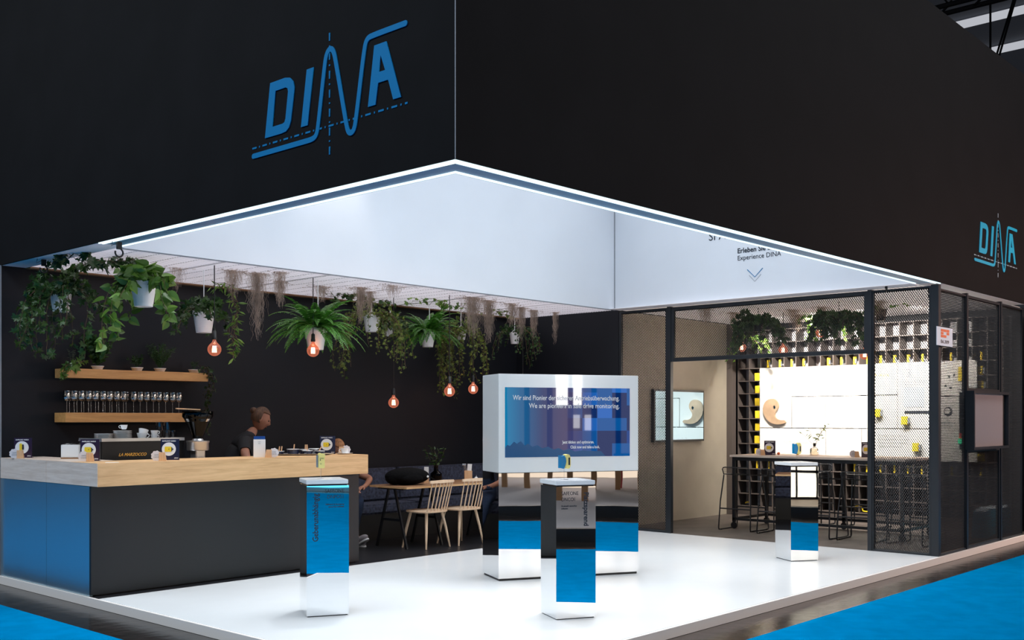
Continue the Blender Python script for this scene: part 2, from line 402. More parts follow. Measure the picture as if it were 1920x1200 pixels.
mb = MB(); mb.box(MX + .1, 10.62, 4.52, 4.62, 0, HZ); struct('wall_lounge', mb, M['beige'])
mb = MB(); mb.box(10.62, 10.74, 4.42, 4.62, 0, HZ); struct('trim_3', mb, M['cubby'])
mb = MB(); mb.box(11.08, 11.2, -.4, 4.62, -.08, HZ); struct('wall_end', mb, M['wall'])
mb = MB(); mb.box(10.63, 11.2, -.06, .0, -.08, HZ); struct('wall_corner', mb, M['wall'])
# the high black fascia box with a white lined light well
mb = MB(); mb.box(0, XE, 0, .02, HZ, HT); struct('wall_fascia_right', mb, M['fascia'])
mb = MB(); mb.box(0, .02, .02, BY + .1, HZ, HT); struct('wall_fascia_left', mb, M['fascia'])
mb = MB(); mb.box(-.004, .0, -.004, 0, HZ, HT); struct('trim_4', mb, M['greyink'])
mb = MB(); mb.box(.25, .27, .25, 4.42, HZ, 5.9); mb.box(.27, 7.47, .25, .27, HZ, 5.9); struct('wall_liner_near', mb, M['liner'])
mb = MB(); mb.box(.25, 7.49, 4.42, 4.44, HZ - .01, 5.9); struct('wall_liner_left', mb, M['liner'])
mb = MB(); mb.box(7.47, 7.49, .25, 4.42, HZ - .01, 5.9); struct('wall_liner_right', mb, M['liner'])
mb = MB(); mb.box(0, XE, 0, BY + .1, HT, HT + .04); struct('ceiling_roof', mb, M['fascia'])
mb = MB(); mb.box(.25, 7.49, .25, 4.44, 5.9, 5.93); struct('ceiling_well', mb, M['liner'])
# soffit ring around the light well
mb = MB()
mb.box(.060, 7.50, .060, .205, HZ - .004, HZ + .02); mb.box(.060, .205, .205, 4.35, HZ - .004, HZ + .02)
struct('trim_5', mb, M['soffit'])
mb = MB(); mb.box(.07, .078, .07, .2, HZ - .006, HZ - .003); struct('trim_6', mb, M['black'])
mb = MB(); mb.box(.02, .25, 4.35, BY, HZ - .002, HZ + .02); mb.box(7.2, XE, .02, .25, HZ - .002, HZ + .02); mb.box(7.36, 7.60, .25, 4.42, HZ - .012, HZ - .006)
struct('trim_7', mb, M['soffit_white'])
mb = MB(); mb.box(.25, 7.6, BY - .11, BY, HZ - .012, HZ + .02); struct('trim_8', mb, M['tablewood'])
# LED lines in the soffit ring
for nm, b, lab in (('led_strip', [(.004, 7.6, .005, .021), (.005, .021, .021, 4.35)], 'thin glowing light line along the outer edge of the soffit under the black fascia'),
                   ('led_strip', [(.036, 7.55, .036, .052), (.036, .052, .052, 4.35)], 'second glowing light line, just inside the outermost one, under the black fascia'),
                   ('led_strip', [(.212, 7.42, .212, .228), (.212, .228, .228, 4.35)], 'glowing light line along the inner edge of the soffit, beside the white light well')):
    mb = MB()
    for x0, x1, y0, y1 in b: mb.box(x0, x1, y0, y1, HZ - .012, HZ - .002)
    tag(mb.build(nm, M['ledw']), lab, 'light strip', 'light lines of the soffit')
mb = MB(); mb.box(.26, 7.49, 4.425, 4.437, HZ - .02, HZ - .011); struct('trim_9', mb, M['greyink'])
mb = MB(); mb.box(7.463, 7.472, 4.405, 4.422, HZ, 5.9); struct('trim_10', mb, M['greyink'])
# grating ceilings
def grating(x0, x1, y0, y1, name, px, py, label):
    mb = MB(); z0 = HZ; z1 = HZ + .009
    y = y0
    while y < y1 - .014: mb.box(x0, x1, y, y + .011, z0, z1); y += py
    x = x0
    while x < x1: mb.box(x, x + .008, y0, y1, z0 + .001, z1 - .002); x += px
    struct(name, mb, M['gridwhite'])
grating(.25, MX, 4.445, BY - .1, 'ceiling_grating_bar', .22, .045, '')
grating(MX + .1, 11.05, .2, 4.5, 'ceiling_grating_lounge', .22, .050, '')
mb = MB()
for x in (1.35, 2.6, 3.85, 5.1, 6.35): mb.box(x, x + .022, 4.445, BY - .1, HZ - .006, HZ + .0)
struct('trim_11', mb, M['gridwhite'])
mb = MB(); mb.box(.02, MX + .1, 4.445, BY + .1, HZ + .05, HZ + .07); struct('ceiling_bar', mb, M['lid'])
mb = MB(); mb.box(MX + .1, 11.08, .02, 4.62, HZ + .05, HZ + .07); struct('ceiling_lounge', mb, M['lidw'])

# ------------------------------------------------------------------ emblem
def logo(name, label, loc, ang, cols, sx=1.):
    t = thing(name, label, 'sign', loc, rot=FR(ang))
    lift = (0, 0, .004)
    W = smooth2([(0.021, .131), (.60, .131), (.71, .131), (.752, .155), (.772, .25), (.835, .60), (.855, .668), (.894, .695), (.930, .665), (.952, .59), (1.052, .19), (1.075, .115), (1.104, .098), (1.138, .115), (1.158, .19), (1.235, .60), (1.262, .668), (1.33, .673), (1.623, .673)], 3)
    def S(p): return [(x * sx, y) for x, y in p]
    shape2d('wave_line', [S(stroke(W, .036))], cols[0], t, .006, lift)
    D = [(.226, .606), (.40, .606), (.455, .595), (.492, .565), (.506, .52), (.503, .49), (.466, .30), (.445, .26), (.41, .237), (.348, .232), (.164, .233)]
    Di = [(.289, .539), (.405, .539), (.428, .528), (.434, .505), (.404, .325), (.392, .303), (.37, .297), (.251, .297)]
    shape2d('letter_d', [S(D), S(Di)], cols[0], t, .006, lift)
    shape2d('letter_i', [S([(.643, .608), (.717, .608), (.653, .234), (.579, .234)])], cols[0], t, .006, lift)
    shape2d('letter_a', [S([(1.335, .605), (1.449, .605), (1.586, .233), (1.513, .233), (1.466, .364), (1.372, .364), (1.347, .233), (1.274, .233)]), S([(1.396, .531), (1.438, .43), (1.38, .43)])], cols[0], t, .006, lift)
    def dashes(a, b, horiz):
        out = []; p = a; k = 0
        while p < b - .01:
            l = .052 if k % 2 == 0 else .010
            q = min(b, p + l)
            out.append([(p * sx, .1815), (q * sx, .1815), (q * sx, .1935), (p * sx, .1935)] if horiz else [((.883 - .006) * sx, p), ((.883 + .006) * sx, p), ((.883 + .006) * sx, q), ((.883 - .006) * sx, q)])
            p = q + .031; k += 1
        return out
    shape2d('dashed_baseline', dashes(.005, 1.64, True), cols[1], t, .003, (0, 0, .002))
    shape2d('dashed_centreline', dashes(.0, .815, False), cols[1], t, .003, (0, 0, .0022))
    return t
logo('fascia_logo', 'large blue lettering DINA with a wave line on the left black fascia', (0, 2.048, 3.272), -90, (M['logo'], M['logo']))
logo('fascia_logo', 'smaller-looking pale blue lettering DINA at the far right end of the black fascia', (8.642, 0, 3.300), 0, (M['logo2'], M['logoline']), .972)

# wall lettering in the light well
t = thing('wall_lettering', 'dark lettering and double arrow on the white right wall of the light well', 'lettering', (7.47, 2.912, 3.2), rot=FR(-90))
text('heading', 'SPACE', .155, M['ink'], t, (0, .63, .002), bold=.0)
text('line_of_words', 'Erleben Sie DINA', .088, M['ink'], t, (.42, .425, .002), bold=.0018)
text('line_of_words', 'Experience DINA', .084, M['ink'], t, (.42, .335, .002))
shape2d('arrow', [stroke([(.563, .205), (.668, .105), (.775, .205)], .009)], M['logo'], t, .002, (0, 0, .002))
shape2d('arrow', [stroke([(.59, .13), (.668, .05), (.75, .13)], .006)], M['greyink'], t, .002, (0, 0, .002))

# ------------------------------------------------------------------ bar counter
t = thing('bar_counter', 'dark bar counter with thick light oak top at the left of the stand', 'counter')
mb = MB(); mb.box(-.001, 2.97, 4.47, 4.50, .012, .953); mb.box(2.94, 2.97, 4.50, 4.86, .012, .953); mb.box(.05, 2.94, 4.5, 4.84, .0, .012); mb.box(.42, 2.94, 4.84, 4.86, .0, .953)
mb.build('front_panel', M['counter'], t)
mb = MB(); mb.box(.0, .028, 4.501, 5.335, .0, .953); mb.box(.0, .028, 5.341, BY - .02, .0, .953); tag(mb.build('side_panel', M['sidepanel'], t), 'blue reflecting side panel')
mb = MB(); mb.box(-.002, 3.0, 4.35, 4.86, .955, 1.158); mb.build('oak_top', M['oak'], t, bevel=.002)
mb = MB(); mb.box(-.002, .42, 4.86, BY - .02, .955, 1.158); mb.build('oak_return', M['oaky'], t, bevel=.002)
mb = MB(); mb.box(-.004, .001, 4.351, 5.334, .957, 1.156); mb.box(-.004, .001, 5.341, BY - .021, .957, 1.156); mb.build('left_edge_panel', M['oaky'], t)  # left face takes the oak with hall light in its colour
mb = MB(); mb.box(.42, 2.95, 4.86, 5.48, .86, .90); mb.build('worktop', M['steel'], t)
# wall shelves
def shelf(label, z0, z1, x0, x1):
    mb = MB(); mb.box(x0, x1, 6.12, BY, z0, z1)
    return tag(mb.build('wall_shelf', M['shelfwood'], bevel=.002), label, 'shelf', 'oak shelves on the bar wall')
shelf('upper thick oak wall shelf carrying potted herbs', 1.955, 2.05, .545, 2.165)
shelf('lower thick oak wall shelf carrying wine glasses', 1.503, 1.601, .541, 2.15)

# wine glasses
def wine_glass(loc, label):
    t = thing('wine_glass', label, 'wine glass', loc, group='wine glasses on the lower shelf')
    mb = MB(); mb.lathe([(.0, .118), (.020, .122), (.036, .140), (.040, .158), (.033, .225), (.0315, .225), (.038, .158), (.034, .142), (.0, .126)], 14, cap=False); mb.build('bowl', M['wineglass'], t, smooth=True)
    mb = MB(); mb.lathe([(.004, .004), (.0032, .06), (.0045, .118)], 8); mb.build('stem', M['wineglass'], t, smooth=True)
    mb = MB(); mb.lathe([(.033, 0), (.033, .002), (.004, .006)], 16); mb.build('foot', M['wineglass'], t, smooth=True)
    return t
GX = [0.551, 0.67, 0.666, 0.747, 0.742, 0.821, 0.818, 0.898, 0.893, 0.98, 0.974, 1.051, 1.047, 1.128, 1.125, 1.206, 1.2, 1.286, 1.314, 1.39, 1.465, 1.543, 1.609, 1.688, 1.771, 1.847]
G0 = None
GX[0] = .585
front = [i for i in range(26) if not (i % 2 and i < 18)]; back = [i for i in range(26) if i % 2 and i < 18]
for i, x in enumerate(GX):
    y = 6.31 if i in back else 6.20
    if i == 0: x = .59
    lab = ('clear wine glass in the back row on the lower shelf, %s from the left' % ORD[back.index(i)]) if i in back else ('clear wine glass in the front row on the lower shelf, %s from the left' % ORD[front.index(i)])
    if G0 is None: G0 = wine_glass((x, y, 1.601), lab)
    else: dup(G0, (x, y, 1.601), 0, lab)

# ------------------------------------------------------------------ vegetation
IVY = [(0, 0), (.28, -.10), (.52, .10), (.30, .30), (.48, .62), (.14, .58), (0, 1.0), (-.14, .58), (-.48, .62), (-.30, .30), (-.52, .10), (-.28, -.10)]
HEART = [(0, 0), (.22, -.12), (.42, .0), (.48, .25), (.36, .58), (.14, .88), (0, 1.05), (-.14, .88), (-.36, .58), (-.48, .25), (-.42, .0), (-.22, -.12)]
OVAL = [(0, 0), (.20, .2), (.28, .5), (.18, .82), (0, 1.), (-.18, .82), (-.28, .5), (-.20, .2)]
SLIM = [(0, 0), (.10, .25), (.12, .55), (0, 1.), (-.12, .55), (-.10, .25)]
def leaf(mb, p, d, size, shape=IVY, droop=.15):
    d = Vector(d).normalized(); p = Vector(p)
    n = Vector((rnd.uniform(-1, 1), rnd.uniform(-1, 1), rnd.uniform(-.2, 1)))
    w = d.cross(n)
    if w.length < .05: w = d.orthogonal()
    w.normalize(); n = w.cross(d)
    c = p + d * size * .42 - n * size * droop * .6
    vs = [tuple(c)]
    for x, y in shape:
        vs.append(tuple(p + w * x * size + d * y * size + n * size * (abs(x) * .25 - droop * y * y)))
    k = len(shape)
    mb.add(vs, [(0, i + 1, (i + 1) % k + 1) for i in range(k)])
def wander(p, d, L, step=.04, grav=.3, wob=.5):
    p = Vector(p); d = Vector(d).normalized(); out = [p.copy()]
    n = max(2, int(L / step))
    for _ in range(n):
        d = d + Vector((rnd.uniform(-1, 1), rnd.uniform(-1, 1), rnd.uniform(-1, 1))) * wob * .4 + Vector((0, 0, -grav)); d.normalize()
        p = p + d * step; out.append(p.copy())
    return out
def clampwall(p):
    return Vector((p.x, min(p.y, 6.33 - OFF), p.z))
OFF = 0
def potmesh(t, w, h, z0=0.):
    mb = MB(); r = w / 2
    mb.lathe([(r * .68, z0), (r * .93, z0 + h * .82), (r, z0 + h * .82), (r, z0 + h), (r * .93, z0 + h), (r * .90, z0 + h * .86), (0, z0 + h * .86)], 24); mb.build('pot', M['pot'], t, smooth=True)
def hanging(label, x, y, z, w, h, kind, n, L, lsize, mat, top=6, rod=True, spread=.5, toplen=.3, bias=(0, 0), dens=.045):
    """a white pot hung from the grating with trailing vines"""
    t = thing('hanging_plant', label, 'hanging plant', (x, y, z), group='hanging pots under the grating ceiling')
    potmesh(t, w, h)
    if rod:
        mb = MB(); mb.tube([(0, 0, h * .8), (0, 0, HZ - z)], .005, 5); mb.tube([(-.07, 0, h), (0, 0, h + .05), (.07, 0, h)], .004, 4); mb.build('hanger_rod', M['white'], t)
    F = MB(); S = MB(); ywall = 6.33 - y; zt = HZ - .02 - z
    def vine(path, ls, every):
        path = [Vector((p.x, min(p.y, ywall - .02), min(p.z, zt))) for p in path]
        S.tube(path, .0028, 3, False)
        for i in range(1, len(path)):
            if rnd.random() < every:
                p = path[i]; d = Vector((rnd.uniform(-1, 1), rnd.uniform(-1, 1), rnd.uniform(-1.0, .3)))
                s = ls * rnd.uniform(.6, 1.15); q = p + d.normalized() * .02
                if q.y + s * .7 < ywall or d.y < 0: leaf(F, q, d, s, kind)
    for k in range(n):
        a = rnd.uniform(0, 2 * math.pi); r = w / 2
        p0 = (r * .8 * math.cos(a), r * .8 * math.sin(a), h * .95)
        path = wander(p0, (math.cos(a) * spread + bias[0], math.sin(a) * spread + bias[1], .5), L * rnd.uniform(.25, 1.), .03, .22, .45)
        vine(path, lsize, .85)
    for k in range(top * 6):
        a = rnd.uniform(0, 2 * math.pi); rr = rnd.uniform(.3, 1.) * toplen
        p = Vector((math.cos(a) * rr, math.sin(a) * rr * .8, h + rnd.uniform(-.02, toplen * .8) * (1 - rr / toplen * .6)))
        if p.y > ywall - .03: p.y = ywall - .06
        p.z = min(p.z, zt)
        for _ in range(2): leaf(F, p, (rnd.uniform(-1, 1), rnd.uniform(-1, .6), rnd.uniform(-1, .6)), lsize * rnd.uniform(.7, 1.2), kind)
    tops = thing  # noqa
    F.build('leaves', mat, t); S.build('vine_stems', M['twig'], t)
    return t
hanging('white hanging pot almost hidden in dark ivy at the far left', .30, 5.7, 2.57, .215, .21, IVY, 30, .85, .075, M['ivy'], top=12, rod=False, spread=.7, toplen=.30)
hanging('white hanging pot with large glossy heart leaves, second from the left', 0.64, 4.75, 2.58, .24, .23, HEART, 9, .85, .105, M['pothos'], top=7, rod=False, spread=.6, toplen=.25)
hanging('white hanging pot with dark ivy on a white rod, beside the leftmost lamp bulb', 1.545, 5.2, 2.415, .225, .225, IVY, 13, .45, .075, M['ivy'], top=9, spread=.8, toplen=.24, bias=(.1, 0))
hanging('white speckled hanging pot wrapped in small-leaved ivy, right of the big fern', 4.105, 5.6, 2.60, .22, .21, IVY, 42, 1.0, .042, M['yelleaf'], top=12, spread=.7, toplen=.32, bias=(.1, 0))
hanging('small pale hanging pot wrapped in bright trailing ivy above the two rightmost bulbs', 6.05, 6.0, 2.63, .16, .15, IVY, 48, 1.15, .045, M['yelleaf'], top=12, spread=.8, toplen=.30, bias=(-.25, 0))
hanging('dark trailing hanging plant behind the white display, nearest the back corner', 7.05, 5.9, 2.62, .16, .16, IVY, 22, .70, .045, M['ivy'], top=12, spread=.5, toplen=.25)
# a separate trailing vine to the right of pot three
def creeper(label, pts, lsize, kind, mat, grp, every=.8, r=.003, n=1, jitter=.03):
    t = thing('creeper', label, 'climbing vine', pts[0], group=grp)
    F = MB(); S = MB(); o = Vector(pts[0])
    for _ in range(n):
        path = []
        for a, b in zip(pts[:-1], pts[1:]):
            a = Vector(a) - o; b = Vector(b) - o; k = max(2, int((b - a).length / .035))
            for i in range(k):
                path.append(a.lerp(b, i / k) + Vector((rnd.uniform(-1, 1), rnd.uniform(-1, 1), rnd.uniform(-1, 1))) * jitter)
        S.tube(path, r, 3, False)
        for p in path:
            if rnd.random() < every: leaf(F, p, (rnd.uniform(-1, 1), rnd.uniform(-1, 1), rnd.uniform(-1, .1)), lsize * rnd.uniform(.6, 1.2), kind)
    F.build('leaves', mat, t); S.build('vine_stem', M['twig'], t)
    return t
CG = 'vines creeping on the grating ceiling'
creeper('bright leafy vine dangling right beside the leftmost glowing bulb', [(1.62, 5.1, 2.92), (1.70, 4.95, 2.86), (1.74, 4.9, 2.65), (1.70, 4.9, 2.45), (1.72, 4.9, 2.2), (1.66, 4.9, 2.15)], .085, SLIM, M['ivyb'], 'dangling vines', .95, n=4, jitter=.045)
creeper('dark ivy creeping along the ceiling corner at the far left', [(.16, 5.6, 3.0), (.1, 5.2, 3.03), (.2, 4.95, 3.02), (.36, 5.2, 3.01), (.55, 5.3, 3.0)], .095, IVY, M['ivy'], CG, .7, n=2)
creeper('dark ivy creeping over the grating left of the heart-leaved plant', [(.42, 5.75, 3.0), (.45, 5.4, 3.02), (.5, 5.0, 3.02), (.60, 4.85, 3.03), (.78, 5.2, 3.0)], .10, IVY, M['ivy'], CG, .75, n=2)
creeper('ivy creeping on the grating above and right of the big fern', [(3.55, 5.75, 3.0), (3.9, 5.6, 3.02), (4.3, 5.85, 3.0), (4.6, 5.7, 3.0)], .07, IVY, M['ivy'], CG, .8, n=3, jitter=.05)
creeper('bright ivy creeping on the grating above the third lamp cord', [(4.65, 5.5, 3.02), (5.0, 5.3, 3.02), (5.25, 5.5, 3.02), (5.6, 5.4, 3.02)], .07, IVY, M['ivyb'], CG, .7, n=2, jitter=.05)
creeper('thin leafy vine creeping on the grating near the back corner', [(5.9, 5.9, 3.02), (6.4, 5.6, 3.02), (6.9, 5.8, 3.02)], .05, IVY, M['yelleaf'], CG, .7, n=2, jitter=.05)
# ferns
def fern(label, x, y, z, w, h, n, L, mat=None, rod=True):
    t = thing('hanging_fern', label, 'hanging fern', (x, y, z), group='hanging ferns')
    potmesh(t, w, h)
    if rod:
        mb = MB(); mb.tube([(.03, 0, h * .8), (.03, 0, HZ - z)], .006, 5); mb.build('hanger_rod', M['white'], t)
    F = MB(); S = MB()
    for k in range(n):
        a = 2 * math.pi * k / n + rnd.uniform(-.2, .2); l = L * rnd.uniform(.65, 1.05); el = rnd.uniform(.15, 1.25)
        d = Vector((math.cos(a) * math.cos(el), math.sin(a) * math.cos(el), math.sin(el))); p = Vector((d.x * w * .25, d.y * w * .25, h * .9)); path = []
        m = 26
        for i in range(m):
            path.append(p.copy()); p = p + d * (l / m); d = (d + Vector((0, 0, -.058 - .02 * i / m))).normalized()
        path = [Vector((q.x, min(q.y, 6.3 - y), min(q.z, HZ - .03 - z))) for q in path]
        S.tube(path, .0025, 3, False)
        for i in range(3, m):
            tt = i / m; pl = .078 * math.sin(math.pi * min(1, tt * .93 + .12)) ** .7 * (1.15 - tt * .75) + .006
            dd = (path[i] - path[i - 1]).normalized(); side = dd.cross(Vector((0, 0, 1)))
            if side.length < .05: side = Vector((-math.sin(a), math.cos(a), 0))
            side.normalize()
            for sgn in (-1, 1):
                e = (side * sgn + dd * .35 + Vector((0, 0, -.25 + rnd.uniform(-.15, .15)))).normalized(); q = path[i]
                F.add([tuple(q), tuple(q + e * pl * .5 + dd * .0095), tuple(q + e * pl), tuple(q + e * pl * .5 - dd * .0095)], [(0, 1, 2, 3)])
    F.build('fronds', mat or M['fern'], t); S.build('frond_ribs', M['ivyb'], t)
    return t
fern('large bright green fern in a white pot hanging behind the second bulb', 2.764, 4.95, 2.29, .245, .235, 96, .60)
fern('smaller fern in a white pot on a white rod, high before the back wall', 5.137, 5.7, 2.47, .20, .20, 76, .58)
fern('dark fern hanging between the speckled ivy pot and the smaller fern', 4.68, 5.95, 2.60, .15, .15, 34, .40, M['ivy'])
# hanging moss
def moss(label, x, y, L, n, wd=.10, grp='grey moss tufts hanging from the grating', z=HZ - .004):
    t = MB(); n = int(n * 1.7)
    for k in range(n):
        px = rnd.gauss(0, wd * .5); py = rnd.gauss(0, wd * .35); p = Vector((px, py, 0)); l = L * rnd.uniform(.3, 1.) * (1 - min(.7, abs(px) / (wd * 2)))
        m = max(4, int(l / .018)); path = [p.copy()]; ph = rnd.uniform(0, 6); am = rnd.uniform(.002, .012)
        for i in range(m):
            p = p + Vector((math.sin(ph + i * .9) * am + rnd.uniform(-.003, .003), math.cos(ph * 2 + i * .8) * am, -.018)); path.append(p.copy())
        t.tube(path, .0010, 3, False)
    for k in range(max(4, n // 3)):   # the tangled part lying against the grating
        p = Vector((rnd.gauss(0, wd), rnd.gauss(0, wd * .6), rnd.uniform(-.02, 0))); path = [p.copy()]
        for i in range(6): p = p + Vector((rnd.uniform(-.02, .02), rnd.uniform(-.02, .02), rnd.uniform(-.008, .006))); p.z = min(p.z, -.001); path.append(p.copy())
        t.tube(path, .0013, 3, False)
    o = t.build('hanging_moss', M['moss']); o.location = (x, y, z)
    return tag(o, label, 'moss', grp)
for lab, x, y, L, n, wd in (
    ('short thin moss wisps right of the heart-leaved plant', 1.25, 5.21, .28, 30, .07),
    ('grey moss tuft over the trailing vine at the left bulb', 1.74, 4.96, .36, 90, .09),
    ('longest grey moss tuft, right of the leftmost bulb cord', 2.02, 4.96, .74, 110, .09),
    ('grey moss wisps between the first cord and the big fern', 2.12, 4.70, .40, 50, .06),
    ('dark moss tuft behind the left fronds of the big fern', 2.55, 5.30, .32, 60, .07),
    ('moss tuft behind the cord of the second bulb', 3.15, 5.33, .22, 70, .10),
    ('pale moss strand just right of the big fern', 3.50, 5.09, .48, 90, .07),
    ('moss wisp above the speckled ivy pot', 3.84, 5.32, .34, 60, .06),
    ('small moss tuft high on the grating right of the speckled ivy pot', 3.62, 4.67, .20, 50, .10),
    ('thick moss curtain above the fourth bulb', 5.12, 4.86, .56, 160, .14),
    ('long moss strand right of the fifth bulb cord', 5.50, 4.95, .62, 120, .09),
    ('moss tuft left of the sixth cord', 5.97, 4.97, .36, 80, .08),
    ('moss tuft hanging over the dark plant in the back corner', 6.40, 5.19, .50, 80, .08),
    ('moss strand second from the right end of the bar ceiling', 6.78, 5.30, .44, 70, .06),
    ('rightmost moss strand of the bar ceiling', 7.20, 5.26, .52, 40, .04),
    ('flat brown moss tuft over the heart-leaved plant', .74, 5.3, .12, 60, .12)):
    moss(lab, x, y, L, n, wd)

# pots on the upper shelf
def shelf_pot(x, label, kind, hgt, n, mat, size):
    t = thing('potted_herb', label, 'potted plant', (x, 6.24, 2.05), group='potted herbs on the upper shelf')
    mb = MB(); mb.lathe([(.045, 0), (.062, .034), (.066, .036), (.064, .040), (.055, .038), (0, .030)], 20); mb.build('bowl', M['pot'], t, smooth=True)
    F = MB(); S = MB()
    for k in range(n):
        a = rnd.uniform(0, 6.28); el = rnd.uniform(.9, 1.5)
        path = wander((0, 0, .03), (math.cos(a) * .5, math.sin(a) * .35, 1), hgt * rnd.uniform(.6, 1), .02, -.03, .35)
        path = [Vector((p.x, min(p.y, .09), p.z)) for p in path]
        S.tube(path, .0014, 3, False)
        for i in range(3, len(path)):
            for _ in range(2):
                if rnd.random() < .8: leaf(F, path[i], (rnd.uniform(-1, 1), rnd.uniform(-1, .2), rnd.uniform(-.2, 1)), size * rnd.uniform(.6, 1.2), kind, .05)
    F.build('leaves', mat, t); S.build('stems', mat, t)
    return t
shelf_pot(.685, 'white bowl with thin dry grassy herb, leftmost on the upper shelf', SLIM, .22, 12, M['herbd'], .022)
shelf_pot(.935, 'white bowl with a bushy broad-leaved herb, second on the upper shelf', OVAL, .34, 40, M['herb'], .052)
shelf_pot(1.375, 'white bowl with a low dark herb in the middle of the upper shelf', OVAL, .15, 18, M['ivy'], .035)
shelf_pot(1.643, 'white bowl with a wispy rosemary-like herb on the upper shelf, right of the middle', SLIM, .32, 44, M['herb'], .032)
shelf_pot(2.06, 'white bowl at the right end of the upper shelf, half under trailing ivy', SLIM, .12, 12, M['ivy'], .030)
creeper('ivy spilling over the left end of the upper shelf', [(.74, 6.12, 2.14), (.62, 6.09, 2.10), (.52, 6.08, 2.06), (.49, 6.07, 1.98), (.53, 6.07, 1.92)], .095, IVY, M['pothos'], 'ivy on the shelf ends', .8, n=2, jitter=.02)
creeper('dark ivy trailing over the right end of the upper shelf down the wall', [(2.05, 6.09, 2.10), (2.17, 6.09, 2.06), (2.20, 6.09, 1.95), (2.19, 6.20, 1.75), (2.21, 6.22, 1.55), (2.2, 6.22, 1.35)], .045, IVY, M['ivy'], 'ivy on the shelf ends', .9, n=4, jitter=.04)

# ------------------------------------------------------------------ pendant lamps
def pendant(label, x, y, zc, r=.066, grp='bare bulbs on black cords over the bar', ztop=HZ + .02):
    t = thing('pendant_lamp', label, 'pendant lamp', (x, y, zc), group=grp)
    mb = MB(); mb.tube([(0, 0, ztop - zc), (0, 0, .15)], .0055, 6); mb.build('cord', M['black'], t)
    mb = MB(); mb.lathe([(.008, .185), (.019, .175), (.021, .125), (.024, .12), (.024, .098), (.016, .095)], 16); mb.build('socket', M['black'], t, smooth=True)
    mb = MB(); prof = [(.0, -r)] + [(r * math.sin(R(a)), -r * math.cos(R(a))) for a in range(15, 140, 12)] + [(.024, r * 1.05), (.016, r * 1.35), (.015, .098)]
    mb.lathe(prof, 24, cap=False); b = mb.build('bulb', M['amber'], t, smooth=True)
    mb = MB()
    for k in range(7):
        a = 2 * math.pi * k / 7; mb.tube([(.015 * math.cos(a), .015 * math.sin(a), .034), (.019 * math.cos(a), .019 * math.sin(a), -.030)], .0034, 5)
        mb.tube([(.019 * math.cos(a), .019 * math.sin(a), -.030), (.015 * math.cos(a + .45), .015 * math.sin(a + .45), .034)], .0034, 5)
    mb.build('filament', M['filament'], b)
    l = bpy.data.lights.new('bulb_glow', 'POINT'); l.energy = 1.6; l.color = (1, .50, .26); l.shadow_soft_size = .03
    lo = bpy.data.objects.new('bulb_glow', l); COL.objects.link(lo); lo.parent = t
    return t
pendant('glowing amber bulb hanging leftmost, beside the third hanging pot', 1.43, 4.82, 2.225)
pendant('glowing amber bulb in front of the big fern pot', 2.63, 4.82, 2.268)
pendant('glowing amber bulb hanging lowest, over the bar corner', 4.513, 5.66, 1.739)
pendant('glowing amber bulb left of the one beside the white display', 4.79, 4.94, 1.875)
pendant('glowing amber bulb closest to the white display', 5.84, 5.56, 1.935)
pendant('bulb on a black cord hanging behind the white display tower', 6.70, 5.43, 1.80)

# rigging clamps under the soffit
def clamp(label, x, y, s=1.):
    t = thing('rigging_clamp', label, 'clamp', (x, y, HZ - .01), group='black rigging clamps')
    mb = MB(); mb.box(-.02 * s, .02 * s, -.012, .012, -.06 * s, 0); mb.build('bracket', M['black'], t)
    mb = MB(); c = [(.035 * s * math.cos(R(a)), 0, -.09 * s + .035 * s * math.sin(R(a))) for a in range(-200, 80, 20)]; mb.tube(c, .008, 6); mb.build('hook', M['black'], t)
    mb = MB(); mb.tube([(-.02, 0, -.01), (-.07 * s, 0, -.04 * s), (-.06 * s, 0, -.0)], .003, 4); mb.build('cable', M['black'], t)
clamp('black rigging clamp under the left soffit where the light lines end', .09, 4.15)
clamp('black rigging clamp under the left soffit near its far left end', .10, 5.62)
clamp('small black rigging clamp under the right soffit near the mesh corner post', 8.05, .3, .8)
clamp('small black clamp on the white rim above the mesh wall', 7.42, .55, .5)

